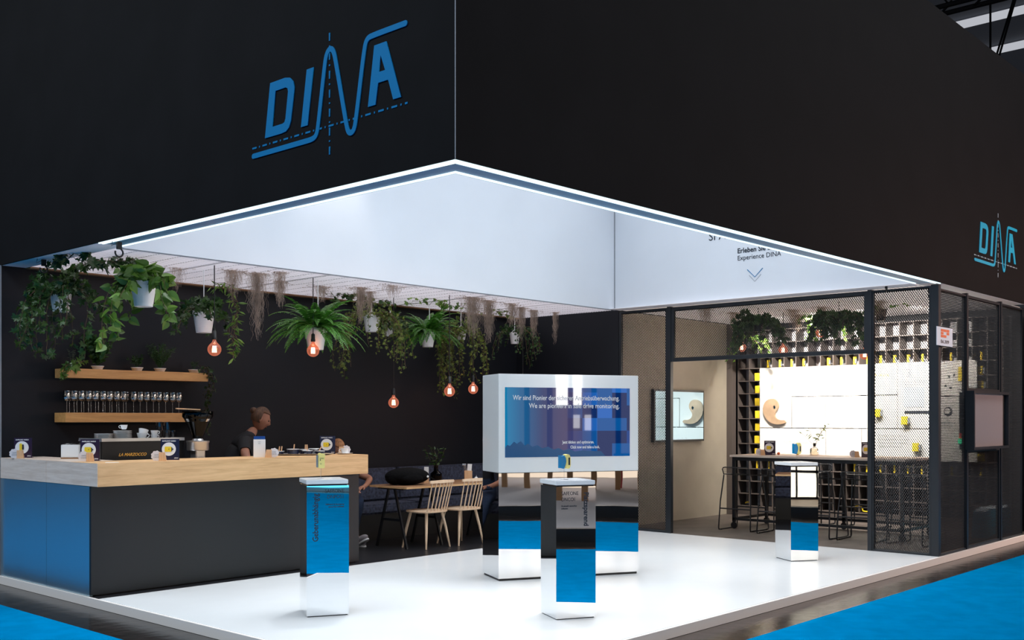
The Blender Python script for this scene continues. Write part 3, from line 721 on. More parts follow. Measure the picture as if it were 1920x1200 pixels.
# ------------------------------------------------------------------ things on the counter
CZ = 1.158
def card(label, x, y, rz, m, w=.165, h=.195, dev='box', z=CZ, grp='product cards on the counter'):
    t = thing('product_card', label, 'display card', (x, y, z), rz, grp)
    mb = MB(); mb.box(-w / 2, w / 2, -.006, 0, 0, h); mb.box(-w / 2, w / 2, 0, .055, 0, .003); mb.build('board', m, t)
    q = bpy.data.objects  # noqa
    mb = MB(); mb.m = Matrix.Translation((-.01, -.0065, h * .52)) @ Matrix.Rotation(R(90), 4, 'X'); mb.lathe([(.062, -.0005), (.062, .0012)], 32); d = mb.build('white_disc', M['paper'], t)
    mb = MB(); mb.m = Matrix.Translation((-.012, -.0085, h * .52)) @ Matrix.Rotation(R(90), 4, 'X')
    if dev == 'box':
        mb.rbox(-.034, .024, -.024, .024, 0, .002, .007); mb.build('yellow_device_picture', M['yellow'], d)
        mb = MB(); mb.m = Matrix.Translation((-.012, -.0085, h * .52)) @ Matrix.Rotation(R(90), 4, 'X'); mb.box(.024, .032, -.018, .018, 0, .002); mb.box(.032, .042, -.006, .006, 0, .002); mb.box(.0, .006, -.004, .004, .002, .003); mb.build('plug_picture', M['ink'], d)
    else:
        mb.rbox(-.020, .004, -.038, .040, 0, .002, .009); mb.build('yellow_device_picture', M['yellow'], d)
        mb = MB(); mb.m = Matrix.Translation((-.012, -.0085, h * .52)) @ Matrix.Rotation(R(90), 4, 'X'); mb.rbox(.004, .020, -.022, .030, 0, .002, .006); mb.build('plug_picture', M['ink'], d)
    text('card_title', 'SAFELINE VARIO', .0165, M['paper'], t, (-w / 2 + .014, -.0068, h - .024), (R(90), 0, 0), bold=.0004, depth=.0003)
    text('card_mark', 'DINA', .014, M['paper'], t, (w / 2 - .045, -.0068, .014), (R(90), 0, 0), bold=.0004, depth=.0003, shear=.2)
    return t
card('plum product card with a narrow yellow device, at the left end of the counter', .12, 6.12, R(-38), M['plum'], dev='tall')
card('plum product card at the oak corner, in front of the white napkin pack', .215, 4.93, R(-40), M['plum'])
card('navy product card in front of the coffee machine', .80, 4.56, R(-34), M['navy'])
card('near-black product card near the right end of the counter', 2.80, 4.79, R(-34), M['navy'])
def badge_block(label, x, y, rz, flip=1, z=CZ, grp='wooden blocks with round badges'):
    t = thing('wooden_card_holder', label, 'card holder', (x, y, z), rz, grp)
    mb = MB(); mb.m = Matrix.Rotation(R(90), 4, 'X')
    mb.prism([(-.03 * flip - .0, 0), (.035 * flip, 0), (.022 * flip, .078), (-.03 * flip, .078)][::flip], -.0, .030); mb.build('block', M['blockwood'], t, bevel=.002)
    mb = MB(); mb.m = Matrix.Translation((-.052 * flip, -.018, .046)) @ Matrix.Rotation(R(90), 4, 'X')
    pts = []
    for k in range(40):
        a = 2 * math.pi * k / 40; rr = .046 + .003 * math.cos(a * 9); pts.append((rr * math.cos(a), rr * math.sin(a)))
    mb.prism(pts, 0, .006); b = mb.build('round_badge', M['badge'], t)
    text('badge_words', 'SAFE\nDRIVE', .018, M['greyink'], b, (-.052 * flip, -.0252, .048), (R(90), 0, 0), 'CENTER', depth=.0002)
    return t
badge_block('wooden block with a scalloped badge at the far left end of the counter', .055, 6.02, R(-38))
badge_block('wooden block with a scalloped badge left of the card at the oak corner', .155, 4.80, R(-38))
badge_block('wooden block with a scalloped badge left of the navy card', .675, 4.47, R(-36))
badge_block('wooden block with its badge on the right, beside the milk carton', 1.80, 4.44, R(-34), -1)
badge_block('wooden block with its badge on the right, between the near-black card and the coffee cup', 2.93, 4.72, R(-34), -1)
t = thing('napkin_pack', 'white napkin pack standing on the counter behind the oak corner', 'napkins', (.335, 5.55, CZ), R(-40))
mb = MB(); mb.rbox(-.088, .088, -.06, .06, 0, .012, .02); mb.build('wooden_base', M['tablewood'], t)
mb = MB(); mb.rbox(-.088, .088, -.05, .05, .012, .135, .018); mb.build('wrapped_stack', M['paper'], t, bevel=.004)
mb = MB()
for k in range(6): mb.add([(-.088 + k * .03, -.048, .135), (-.062 + k * .03, -.048, .135 + rnd.uniform(.004, .016)), (-.058 + k * .03, .048, .137 + rnd.uniform(.004, .012)), (-.088 + k * .03, .048, .135)], [(0, 1, 2, 3)])
mb.build('paper_flap', M['paper'], t)
mb = MB(); mb.box(-.06, .05, -.03, .03, 0, .002); tag(mb.build('paper_slip', M['paper'], loc=(.17, 4.42, CZ), rot=(0, 0, R(-30))), 'thin white paper slip lying at the oak corner of the counter', 'paper')
# espresso machine on the worktop
t = thing('espresso_machine', 'black espresso machine with gold lettering behind the counter', 'coffee machine', (.84, 5.33, .90))
mb = MB(); mb.box(-.42, .44, -.2, .25, .06, .425); mb.build('body', M['black'], t, bevel=.008)
mb = MB(); mb.box(-.42, .44, -.21, .26, .425, .437); mb.box(-.42, .44, -.21, -.205, .437, .455); mb.box(-.42, -.415, -.2, .25, .437, .455); mb.box(.435, .44, -.2, .25, .437, .455); mb.build('cup_tray', M['steel'], t)
for sx in (-.36, .38):
    for sy in (-.15, .2):
        mb = MB(); mb.lathe([(.025, 0), (.02, .06)], 12, (sx, sy, 0)); mb.build('foot', M['chrome'], t)
mb = MB(); mb.box(-.38, .40, .25, .36, .06, .09); mb.build('drip_tray', M['chrome'], t)
for sx in (-.18, .2):
    mb = MB(); mb.lathe([(.035, .24), (.035, .34)], 14, (sx, .30, 0)); mb.tube([(sx, .30, .26), (sx, .45, .25)], .014, 8); mb.build('group_head', M['chrome'], t)
text('gold_lettering', 'LA MARZOCCO', .040, M['gold'], t, (-.25, -.203, .285), (R(90), 0, 0), bold=.0008, depth=.001, shear=.35, sx=.98)
TZ = .90 + .437
def plate_stack(label, x, y, n, r):
    t = thing('plate_stack', label, 'stack of plates', (x, y, TZ)); mb = MB()
    return t
def lathe_thing(name, label, cat, loc, prof, mat, grp=None, n=24):
    mb = MB(); mb.lathe(prof, n); o = mb.build(name, mat, smooth=True, loc=loc); return tag(o, label, cat, grp)
P0 = None
pl = 0
for k in range(9):
    lab = 'white saucer, %s from the bottom of the tall stack on the coffee machine' % ORD[k]
    if P0 is None: P0 = lathe_thing('saucer', lab, 'saucer', (.72, 5.300, TZ + .002), [(0, 0), (.045, 0), (.086, .008), (.088, .0105), (.045, .003), (0, .003)], M['ceramic'], 'saucers in the tall stack')
    else: dup(P0, (.72 + rnd.uniform(-.002, .002), 5.3, TZ + .002 + k * .0095), 0, lab)
for k in range(6):
    dup(P0, (.545, 5.330, TZ + .002 + k * .0095), 0, 'white saucer, %s from the bottom of the low left stack on the coffee machine' % ORD[k], 'saucers in the low stack')
def cup(label, loc, rot=(0, 0, 0), s=1., grp='white cups on the coffee machine'):
    t = thing('coffee_cup', label, 'cup', loc, rot=rot, group=grp)
    mb = MB(); mb.lathe([(0, 0), (.024 * s, 0), (.034 * s, .015 * s), (.043 * s, .055 * s), (.041 * s, .055 * s), (.032 * s, .016 * s), (0, .006 * s)], 22); mb.build('cup_body', M['ceramic'], t, smooth=True)
    mb = MB(); mb.tube([(.037 * s + .022 * s * math.sin(R(a)) * 1., 0, .032 * s + .016 * s * math.cos(R(a))) for a in range(-5, 190, 18)], .0035 * s, 6); mb.build('handle', M['ceramic'], t, smooth=True)
    return t
cup('white cup on top of the tall saucer stack with its handle to the left', (.735, 5.300, TZ + .10), (0, 0, R(160)), .8)
cup('white cup lowest, right of the tall saucer stack', (.895, 5.250, TZ + .002), (0, 0, R(-30)), 1.15)
cup('white cup tilted in the lowest cup beside the tall saucer stack', (.90, 5.250, TZ + .04), (0, R(18), R(20)), 1.1)
cup('white cup in the lower row right of the tilted one', (1.01, 5.220, TZ + .002), (0, 0, R(-60)), .85)
cup('white cup stacked on the lower row right of the tilted one', (1.01, 5.220, TZ + .042), (0, 0, R(-20)), .85)
def tumbler(label, loc, up=True):
    prof = [(0, 0), (.028, 0), (.036, .085), (.034, .085), (.027, .006), (0, .006)]
    if not up: prof = [(r, .085 - z) for r, z in prof]
    mb = MB(); mb.lathe(prof, 10); return tag(mb.build('tumbler', M['glass'], loc=loc), label, 'glass', 'upturned tumblers on the coffee machine')
TL = [((1.10, 5.2, 0), 'clear tumbler in the bottom row, left of four'), ((1.175, 5.18, 0), 'clear tumbler in the bottom row, second of four'), ((1.25, 5.2, 0), 'clear tumbler in the bottom row, right end on the coffee machine'),
      ((1.14, 5.28, 0), 'clear tumbler in the bottom row, behind the others on the coffee machine'), ((1.105, 5.2, .087), 'clear tumbler upside down on the second tier, left'), ((1.18, 5.18, .087), 'clear tumbler upside down on the second tier, right')]
for (x, y, z), lab in TL: tumbler(lab, (x, y + .10, TZ + .001 + z), False)
# grinder
t = thing('coffee_grinder', 'coffee grinder with dark hopper and steel collar behind the counter', 'coffee grinder', (1.355, 5.0, .90), 0)
mb = MB(); mb.rbox(-.055, .055, -.06, .06, 0, .34, .02); mb.build('lower_body', M['steel'], t, bevel=.003)
mb = MB(); mb.lathe([(.100, .325), (.108, .335), (.108, .40), (.112, .405), (.112, .42), (.06, .425), (.045, .445), (0, .445)], 28); mb.build('steel_collar', M['steel'], t, smooth=True)
mb = MB(); mb.lathe([(.048, .445), (.055, .47), (.130, .635), (.150, .66), (.150, .705), (.146, .705), (.145, .662), (.05, .475)], 28, cap=False); mb.build('hopper', M['smoke'], t, smooth=True)
mb = MB(); mb.lathe([(.0, .46), (.05, .475), (.10, .58), (0, .585)], 20); mb.build('coffee_beans', M['soil'], t, smooth=True)
mb = MB(); mb.lathe([(.152, .705), (.152, .714), (.03, .722), (.02, .73), (0, .73)], 28); mb.build('hopper_lid', M['smoke'], t, smooth=True)
mb = MB(); mb.box(-.2, .06, -.012, .012, .742, .752, rot=(0, R(2), 0)); o = mb.build('coffee_stirrer', M['blockwood']); o.location = (1.30, 4.97, .888); tag(o, 'thin wooden stick lying across the lid of the coffee grinder', 'wooden stick')
# milk carton
t = thing('milk_carton', 'white tall pack with a blue top standing on the counter', 'carton', (1.755, 4.53, CZ), R(-34))
mb = MB(); mb.box(-.058, .058, -.035, .035, 0, .178); mb.build('pack', M['paper'], t, bevel=.002)
mb = MB(); mb.box(-.055, .055, -.033, .033, .178, .20); mb.prism([(-.055, -.033), (.055, -.033), (.055, .033), (-.055, .033)], .2, .208); mb.build('blue_top', M['bluecap'], t, bevel=.003)
text('small_print', 'milch\nlatte', .014, M['greyink'], t, (0, -.0362, .15), (R(90), 0, 0), 'CENTER', depth=.0002)
# tray of bowls
t = thing('serving_tray', 'oval dark-rimmed tray holding small bowls near the right end of the counter', 'tray', (2.42, 4.74, CZ), R(-38))
mb = MB(); mb.lathe([(0, .0), (.23, .0), (.29, .012), (.292, .016), (.23, .005), (0, .005)], 36); o = mb.build('tray_dish', M['steel'], t, smooth=True); o.scale = (1.15, .6, 1)
cr_, sr_ = math.cos(R(-38)), math.sin(R(-38))
BW = [(-.23, .0, .052, .030, 'oval bowl at the left end of the tray'), (-.085, -.05, .062, .052, 'tallest navy bowl at the front of the tray'), (.06, -.05, .055, .036, 'navy bowl with white lettering right of the tallest one'),
      (.03, .06, .055, .045, 'navy bowl at the back of the tray'), (.19, -.02, .05, .032, 'navy bowl at the right end of the tray')]
for i, (bx, by, r, h, lab) in enumerate(BW):
    wx = 2.42 + bx * cr_ - by * sr_; wy = 4.74 + bx * sr_ + by * cr_
    t = thing('sugar_bowl', lab, 'bowl', (wx, wy, CZ + .0065), R(-38), 'small bowls on the tray')
    mb = MB(); mb.lathe([(0, 0), (r * .85, 0), (r, h), (r * .93, h), (r * .8, .006), (0, .006)], 22); mb.build('bowl_body', M['navy'], t, smooth=True)
    mb = MB(); mb.lathe([(r, h), (r * 1.08, h + .004), (r * 1.06, h + .007), (r * .9, h + .002)], 22); mb.build('white_rim', M['ceramic'], t, smooth=True)
    if i == 2: text('bowl_words', 'mit', .018, M['paper'], t, (-.03, -.054, .010), (R(90), 0, 0), depth=.001)
    mb = MB(); a = rnd.uniform(-.5, .2) if i != 4 else .5
    mb.box(-.006, .006, -.001, .001, h * .3, h + .055, rot=(0, a, 0))
    o = mb.build('wooden_stirrer', M['blockwood'], loc=(wx + .01 * i % .02, wy, CZ + .008), rot=(0, 0, R(-38))); tag(o, 'short wooden stick leaning in the ' + lab, 'wooden stick', 'wooden sticks in the bowls')
    if i in (0, 3):
        o = dup(o, (wx + .03, wy, CZ + .008), R(-20), 'second short wooden stick leaning in the ' + lab)
t = thing('side_plate', 'small white plate raised at the back of the tray', 'plate', (2.42 + .13 * cr_ - .05 * sr_, 4.74 + .13 * sr_ + .05 * cr_, CZ + .008))
mb = MB(); mb.lathe([(.03, 0), (.02, .04), (.055, .055), (.06, .060), (.02, .046), (0, .046)], 22); mb.build('plate_dish', M['ceramic'], t, smooth=True)
lathe_thing('saucer', 'white saucer alone at the right end of the counter under the coffee cup', 'saucer', (3.0 - .10, 4.62, CZ), [(0, 0), (.045, 0), (.088, .009), (.090, .0115), (.045, .004), (0, .004)], M['ceramic'])
cup('white coffee cup alone on its saucer at the right end of the counter', (2.90, 4.62, CZ + .005), (0, 0, R(150)), 1.05, grp='cup on the counter')

# ------------------------------------------------------------------ people
def skin(verts, edges, radii, sub=2):
    me = bpy.data.meshes.new('tmp'); me.from_pydata(verts, edges, [])
    o = bpy.data.objects.new('tmp', me); COL.objects.link(o)
    md = o.modifiers.new('s', 'SKIN'); md.use_smooth_shade = True
    for i, r in enumerate(radii):
        sv = me.skin_vertices[0].data[i]; sv.radius = (r, r) if not isinstance(r, tuple) else r; sv.use_root = (i == 0)
    o.modifiers.new('b', 'SUBSURF').render_levels = sub; o.modifiers['b'].levels = sub
    bpy.context.view_layer.update()
    out = bpy.data.meshes.new_from_object(o.evaluated_get(bpy.context.evaluated_depsgraph_get()))
    bpy.data.objects.remove(o); bpy.data.meshes.remove(me)
    vs = [tuple(v.co) for v in out.vertices]; fs = [tuple(p.vertices) for p in out.polygons]; bpy.data.meshes.remove(out)
    return vs, fs
def headmesh(nu=32, nv=24):
    """a head looking along local -Y, chin at z=-.12, crown at .12"""
    vs = []; fs = []
    for j in range(nv + 1):
        ph = -math.pi / 2 + math.pi * j / nv
        for i in range(nu):
            th = 2 * math.pi * i / nu; x = math.cos(ph) * math.sin(th); y = -math.cos(ph) * math.cos(th); z = math.sin(ph)
            X = x * .078; Y = y * .098; Z = z * .122
            if Z < 0: X *= 1 - .42 * (-Z / .122) ** 1.3; Y = Y * (1 - .16 * (-Z / .122)) - .012 * (-Z / .122)
            f = max(0, -y)
            g = lambda a, b, sa, sb: math.exp(-((X - a) / sa) ** 2 - ((Z - b) / sb) ** 2)
            if y < 0:
                Y -= .026 * g(0, -.018, .011, .020) + .010 * g(0, .012, .009, .022)
                Y += .009 * (g(.030, .012, .015, .010) + g(-.030, .012, .015, .010))
                Y -= .006 * g(0, .034, .045, .010)
                Y -= .007 * g(0, -.062, .020, .010) + .010 * g(0, -.098, .020, .016)
                Y -= .004 * (g(.04, -.02, .018, .02) + g(-.04, -.02, .018, .02))
            vs.append((X, Y, Z))
    for j in range(nv):
        for i in range(nu):
            k = (i + 1) % nu; fs.append((j * nu + i, j * nu + k, (j + 1) * nu + k, (j + 1) * nu + i))
    return vs, fs
def add_ear(mb, sx):
    mb.sphere((sx * .079, .008, -.004), .020, 10, 8, (.35, .75, 1.5))
def sdist(p, a, b):
    a = Vector(a); b = Vector(b); d = b - a; k = (p - a).dot(d) / max(1e-9, d.dot(d))
    if k < -.02 or k > 1.02: return 9
    return (p - a - d * k).length
def person(name, label, verts, edges, radii, hm, hair_mat, longhair, extra):
    t = thing(name, label, 'person', extra.get('base', (0, 0, 0)))
    B = MB(); o = Vector(extra.get('base', (0, 0, 0)))
    vs, fs = skin(verts, edges, radii); B.add([tuple(Vector(v) - o) for v in vs], fs)
    B.m = Matrix.Translation(-o) @ hm; hv, hf = headmesh(); B.add(hv, hf); add_ear(B, 1); add_ear(B, -1)
    B.build('body', M['skin'], t, smooth=True)
    H = MB(); H.m = Matrix.Translation(-o) @ hm
    hv2 = []
    for x, y, z in hv:
        s = 1.13; q = Vector((x * s, y * 1.12 + .006, z * s + .004)); face = y < -.012 and z < .062
        if face or z < -.055: q = Vector((x * .8, y * .8 + .015, z * .8))
        hv2.append(tuple(q))
    H.add(hv2, hf)
    if longhair == 'bun': H.sphere((0, .11, .055), .038, 14, 9)
    else:
        for k in range(26):
            a = R(90 + (k - 12.5) * 9.5); p = Vector((.078 * math.cos(a), .088 * math.sin(a) + .01, .03)); path = [p, p + Vector((.004 * math.cos(a), .012, -.06)), p + Vector((0, .018, -.12)), p + Vector((-.004, .010, -.20 + rnd.uniform(-.02, .02)))]
            H.tube(path, [.013, .014, .012, .004], 6)
    H.build('hair', hair_mat, t, smooth=True)
    for sx in (-1, 1):
        E_ = MB(); E_.m = Matrix.Translation(-o) @ hm; E_.sphere((sx * .030, -.0835, .012), .010, 10, 7); E_.build('eye', M['eye'], t, smooth=True)
    L_ = MB(); L_.m = Matrix.Translation(-o) @ hm; L_.sphere((0, -.0935, -.060), .018, 12, 6, (1, .35, .32)); L_.build('lips', M['lip'], t, smooth=True)
    nrm = [Vector() for _ in vs]; cen = []
    for f in fs:
        p = [Vector(vs[i]) for i in f]; nn = (p[2] - p[0]).cross(p[-1] - p[1]); cen.append(sum(p, Vector()) / len(p))
        for i in f: nrm[i] += nn
    for nm, segs, off, mm in extra['wraps']:
        keep = [f for f, c in zip(fs, cen) if any(sdist(c, a, b_) < r for a, b_, r in segs)]
        used = sorted({i for f in keep for i in f}); ix = {i: k for k, i in enumerate(used)}
        C = MB(); C.add([tuple(Vector(vs[i]) + nrm[i].normalized() * off - o) for i in used], [tuple(ix[i] for i in f) for f in keep])
        C.build(nm, mm, t, smooth=True)
    for nm, fn, mm in extra.get('shoes', ()):
        C = MB(); C.m = Matrix.Translation(-o); fn(C); C.build(nm, mm, t, smooth=True)
    return t
def hand(verts, edges, radii, wrist_i, wp, d, up, side, s=1.):
    """palm and five unequal, slightly curled fingers grown from the wrist vertex"""
    d = Vector(d).normalized(); up = Vector(up).normalized(); w = d.cross(up).normalized() * side
    def add(p, r, par): verts.append(tuple(p)); radii.append(r); edges.append((par, len(verts) - 1)); return len(verts) - 1
    wp = Vector(wp); palm = add(wp + d * .05 * s, (.028 * s, .014 * s), wrist_i)
    for k, (off, l) in enumerate(((-.030, .062), (-.010, .075), (.010, .070), (.029, .055))):
        a = add(wp + d * .088 * s + w * off * s, .0095 * s, palm)
        b = add(wp + d * (.088 + l * .5) * s + w * off * 1.1 * s - up * .010 * s, .0085 * s, a)
        add(wp + d * (.088 + l * .85) * s + w * off * 1.1 * s - up * .030 * s, .0072 * s, b)
    a = add(wp + d * .035 * s - w * .036 * s, .011 * s, palm); b = add(wp + d * .062 * s - w * .052 * s - up * .008 * s, .0095 * s, a); add(wp + d * .09 * s - w * .056 * s - up * .018 * s, .008 * s, b)
# barista: bends forward over the worktop, looking down to the right
def barista():
    V = [(2.16, 5.74, .95), (2.22, 5.72, 1.08), (2.30, 5.70, 1.20), (2.37, 5.68, 1.285), (2.42, 5.67, 1.37), (2.475, 5.655, 1.445)]
    Rr = [.14, .12, .125, .085, .055, .055]
    E = [(0, 1), (1, 2), (2, 3), (3, 4), (4, 5)]
    def limb(par, pts, rs):
        for p, r in zip(pts, rs):
            V.append(p); Rr.append(r); E.append((par, len(V) - 1)); par = len(V) - 1
        return par
    wl = limb(3, [(2.26, 5.56, 1.27), (2.18, 5.42, 1.16), (2.17, 5.34, 1.05), (2.36, 5.30, .99), (2.44, 5.30, .975)], [.065, .055, .042, .032, .024])
    hand(V, E, Rr, wl, V[wl], (1, 0, -.2), (0, 0, 1), 1)
    wr = limb(3, [(2.45, 5.84, 1.25), (2.54, 5.86, 1.10), (2.58, 5.70, 1.02), (2.60, 5.50, .985), (2.60, 5.44, .975)], [.065, .055, .042, .032, .024])
    hand(V, E, Rr, wr, V[wr], (.2, -1, -.2), (0, 0, 1), -1)
    for s_ in (-1, 1):
        limb(0, [(2.14, 5.74 + s_ * .1, .82), (2.16, 5.74 + s_ * .1, .48), (2.13, 5.74 + s_ * .1, .10), (2.20, 5.74 + s_ * .1, .035)], [.10, .06, .042, .035])
    hm = Matrix.Translation((2.53, 5.64, 1.535)) @ Euler((R(-6), R(0), R(62))).to_matrix().to_4x4() @ Matrix.Rotation(R(30), 4, 'X')
    person('barista', 'person in a black shirt bending forward behind the bar counter', V, E, Rr, hm, M['hair'], 'bun',
           {'base': (2.16, 5.74, 0), 'wraps': [('black_shirt', [((2.14, 5.74, .90), (2.395, 5.675, 1.335), .30), ((2.37, 5.68, 1.285), (2.20, 5.46, 1.19), .12), ((2.37, 5.68, 1.285), (2.53, 5.86, 1.13), .12)], .012, M['shirt']),
             ('trousers', [((2.16, 5.74, 1.0), (2.14, 5.74, .80), .30), ((2.14, 5.64, .86), (2.16, 5.64, .48), .16), ((2.16, 5.64, .5), (2.13, 5.64, .08), .12), ((2.14, 5.84, .86), (2.16, 5.84, .48), .16), ((2.16, 5.84, .5), (2.13, 5.84, .08), .12)], .016, M['shirt'])],
            'shoes': [('shoe', lambda C: C.sphere((2.19, 5.64, .04), .05, 14, 8, (2.4, 1, .8)), M['shirt']), ('shoe', lambda C: C.sphere((2.19, 5.84, .04), .05, 14, 8, (2.4, 1, .8)), M['shirt'])]})
barista()
def sitter():
    V = [(3.72, 5.95, .56), (3.72, 5.94, .70), (3.72, 5.90, .84), (3.71, 5.84, .98), (3.70, 5.81, 1.05), (3.69, 5.79, 1.11)]
    Rr = [.14, .12, .13, .08, .052, .052]
    E = [(0, 1), (1, 2), (2, 3), (3, 4), (4, 5)]
    def limb(par, pts, rs):
        for p, r in zip(pts, rs):
            V.append(p); Rr.append(r); E.append((par, len(V) - 1)); par = len(V) - 1
        return par
    a = limb(3, [(3.88, 5.84, .95), (4.06, 5.72, .84), (4.10, 5.62, .80), (3.94, 5.50, .74), (3.86, 5.46, .72)], [.06, .05, .045, .032, .024])
    hand(V, E, Rr, a, V[a], (-1, -.3, -.1), (0, 0, 1), 1)
    b = limb(3, [(3.55, 5.84, .95), (3.46, 5.72, .80), (3.46, 5.66, .74), (3.56, 5.50, .70), (3.62, 5.45, .69)], [.06, .05, .042, .032, .024])
    hand(V, E, Rr, b, V[b], (.6, -.8, 0), (0, 0, 1), -1)
    limb(0, [(3.82, 5.80, .56), (3.84, 5.52, .57), (3.86, 5.62, .30), (3.87, 5.66, .12), (3.87, 5.58, .05)], [.10, .065, .05, .038, .034])
    limb(0, [(3.62, 5.80, .56), (3.62, 5.50, .57), (3.68, 5.50, .30), (3.74, 5.46, .14), (3.74, 5.38, .06)], [.10, .065, .05, .038, .034])
    hm = Matrix.Translation((3.685, 5.74, 1.165)) @ Euler((R(0), R(0), R(-12))).to_matrix().to_4x4() @ Matrix.Rotation(R(32), 4, 'X')
    def shoe(x, y, z, a):
        def f(C):
            k = C.m; C.m = k @ Matrix.Translation((x, y, z)) @ Matrix.Rotation(R(a), 4, 'X'); C.sphere((0, 0, .045), .048, 16, 10, (1, 2.6, 1)); C.m = k
        return f
    def sole(x, y, z, a):
        def f(C):
            k = C.m; C.m = k @ Matrix.Translation((x, y, z)) @ Matrix.Rotation(R(a), 4, 'X'); C.prism([(.046 * math.cos(q) * (1 + .12 * math.sin(q)), -.125 * math.sin(q)) for q in [2 * math.pi * i / 20 for i in range(20)]][::-1], 0, .018); C.m = k
        return f
    person('seated_guest', 'person with auburn hair seated on the bench behind the end of the bar counter', V, E, Rr, hm, M['hairl'], 'long',
           {'base': (3.72, 5.9, 0), 'wraps': [('dark_top', [((3.72, 5.95, .56), (3.71, 5.83, 1.01), .30), ((3.71, 5.84, .98), (4.01, 5.75, .87), .11), ((3.71, 5.84, .98), (3.48, 5.75, .84), .11)], .012, M['shirt']),
             ('jeans', [((3.72, 6.05, .57), (3.72, 5.74, .56), .22), ((3.82, 5.85, .57), (3.84, 5.46, .575), .13), ((3.84, 5.50, .60), (3.86, 5.64, .24), .12), ((3.86, 5.62, .30), (3.87, 5.66, .15), .10), ((3.62, 5.85, .57), (3.62, 5.44, .575), .13), ((3.62, 5.49, .60), (3.70, 5.49, .24), .12), ((3.68, 5.50, .30), (3.74, 5.46, .17), .10)], .015, M['jeans'])],
            'shoes': [('sneaker', shoe(3.87, 5.56, 0, 0), M['shoe']), ('sneaker', shoe(3.76, 5.36, .06, -28), M['shoe']), ('shoe_sole', sole(3.87, 5.56, 0, 0), M['sole']), ('shoe_sole', sole(3.76, 5.36, .06, -28), M['sole'])]})
sitter()

# ------------------------------------------------------------------ bench, table, chairs
t = thing('wall_bench', 'blue-grey upholstered bench along the dark back wall', 'bench', (5.3, 6.1, 0))
for x0, x1 in ((-2.1, -.2), (-.2, 2.25)):
    mb = MB(); mb.box(x0 + .004, x1 - .004, -.27, .2, .33, .46); mb.build('seat_cushion', M['fabric'], t, bevel=.03)
    mb = MB(); mb.box(x0 + .004, x1 - .004, .12, .24, .46, .89); mb.build('back_cushion', M['fabric'], t, bevel=.03)
mb = MB(); mb.box(-2.05, 2.2, -.2, .24, .0, .33); mb.build('plinth', M['black'], t)
t = thing('long_table', 'long dark wood table on black trestles in front of the bench', 'table', (3.98, 4.83, 0))
mb = MB(); mb.box(0, 2.6, 0, .66, .715, .738); mb.build('tabletop', M['tablewood'], t)
mb = MB(); mb.box(0, 2.6, -.004, .0, .715, .737); mb.box(-.004, 0, 0, .66, .715, .737); tag(mb.build('edge_band', M['oak'], t), 'light wood edge')
for x in (.06, .63, 1.62):
    mb = MB()
    for s in (-1, 1):
        mb.tube([(x + .02, .35 + s * .05, .715), (x + .02, .35 + s * .27, 0)], .018, 4)
    mb.box(x, x + .04, .12, .58, .695, .715); mb.box(x + .01, x + .03, .19, .51, .32, .35); mb.build('trestle', M['blackmetal'], t)
def spindle_chair(label, x, y, rz):
    t = thing('spindle_chair', label, 'chair', (x, y, 0), rz, 'light wooden spindle-back chairs')
    mb = MB(); pts = []
    for k in range(40):
        a = 2 * math.pi * k / 40; e = 2.6
        c, s = math.cos(a), math.sin(a); pts.append((.235 * abs(c) ** (2 / e) * (1 if c > 0 else -1) * (1.0 + .06 * -s), .225 * abs(s) ** (2 / e) * (1 if s > 0 else -1)))
    mb.prism(pts, .425, .445); mb.build('seat', M['chairwood'], t, bevel=.006)
    for sx, sy in ((-1, -1), (1, -1), (-1, 1), (1, 1)):
        mb = MB(); mb.tube([(sx * .13, sy * .13, .428), (sx * .17, sy * .165, .22), (sx * .205, sy * .195, 0)], [.019, .017, .011], 10); mb.build('leg', M['chairwood'], t, smooth=True)
    top = lambda u: (u * .185, -.265 - .03 * (1 - u * u), .79)
    for k in range(7):
        u = -1 + k / 3
        mb = MB(); mb.tube([(u * .165, -.175 - .02 * (1 - u * u), .442), tuple(top(u * .95))], [.0085, .0075], 8); mb.build('spindle', M['chairwood'], t, smooth=True)
    mb = MB(); n = 12; vs = []; fs = []
    for i in range(n + 1):
        u = -1.12 + 2.24 * i / n; x_, y_, z_ = top(u); h = .020 * (1 - .35 * abs(u))
        vs += [(x_, y_ - .011, z_ - .012), (x_, y_ + .011, z_ - .012), (x_, y_ + .009, z_ + h + .008), (x_, y_ - .009, z_ + h + .008)]
    for i in range(n):
        for k in range(4): fs.append((i * 4 + k, i * 4 + (k + 1) % 4, (i + 1) * 4 + (k + 1) % 4, (i + 1) * 4 + k))
    fs += [(3, 2, 1, 0), tuple(n * 4 + k for k in range(4))]
    mb.add(vs, fs); mb.build('top_rail', M['chairwood'], t, bevel=.004)
    return t
c = spindle_chair('light wooden spindle-back chair at the end of the long table, left one', 4.375, 4.915, R(3))
dup(c, (4.91, 4.875, 0), R(-2), 'light wooden spindle-back chair partly behind the white display, right one')
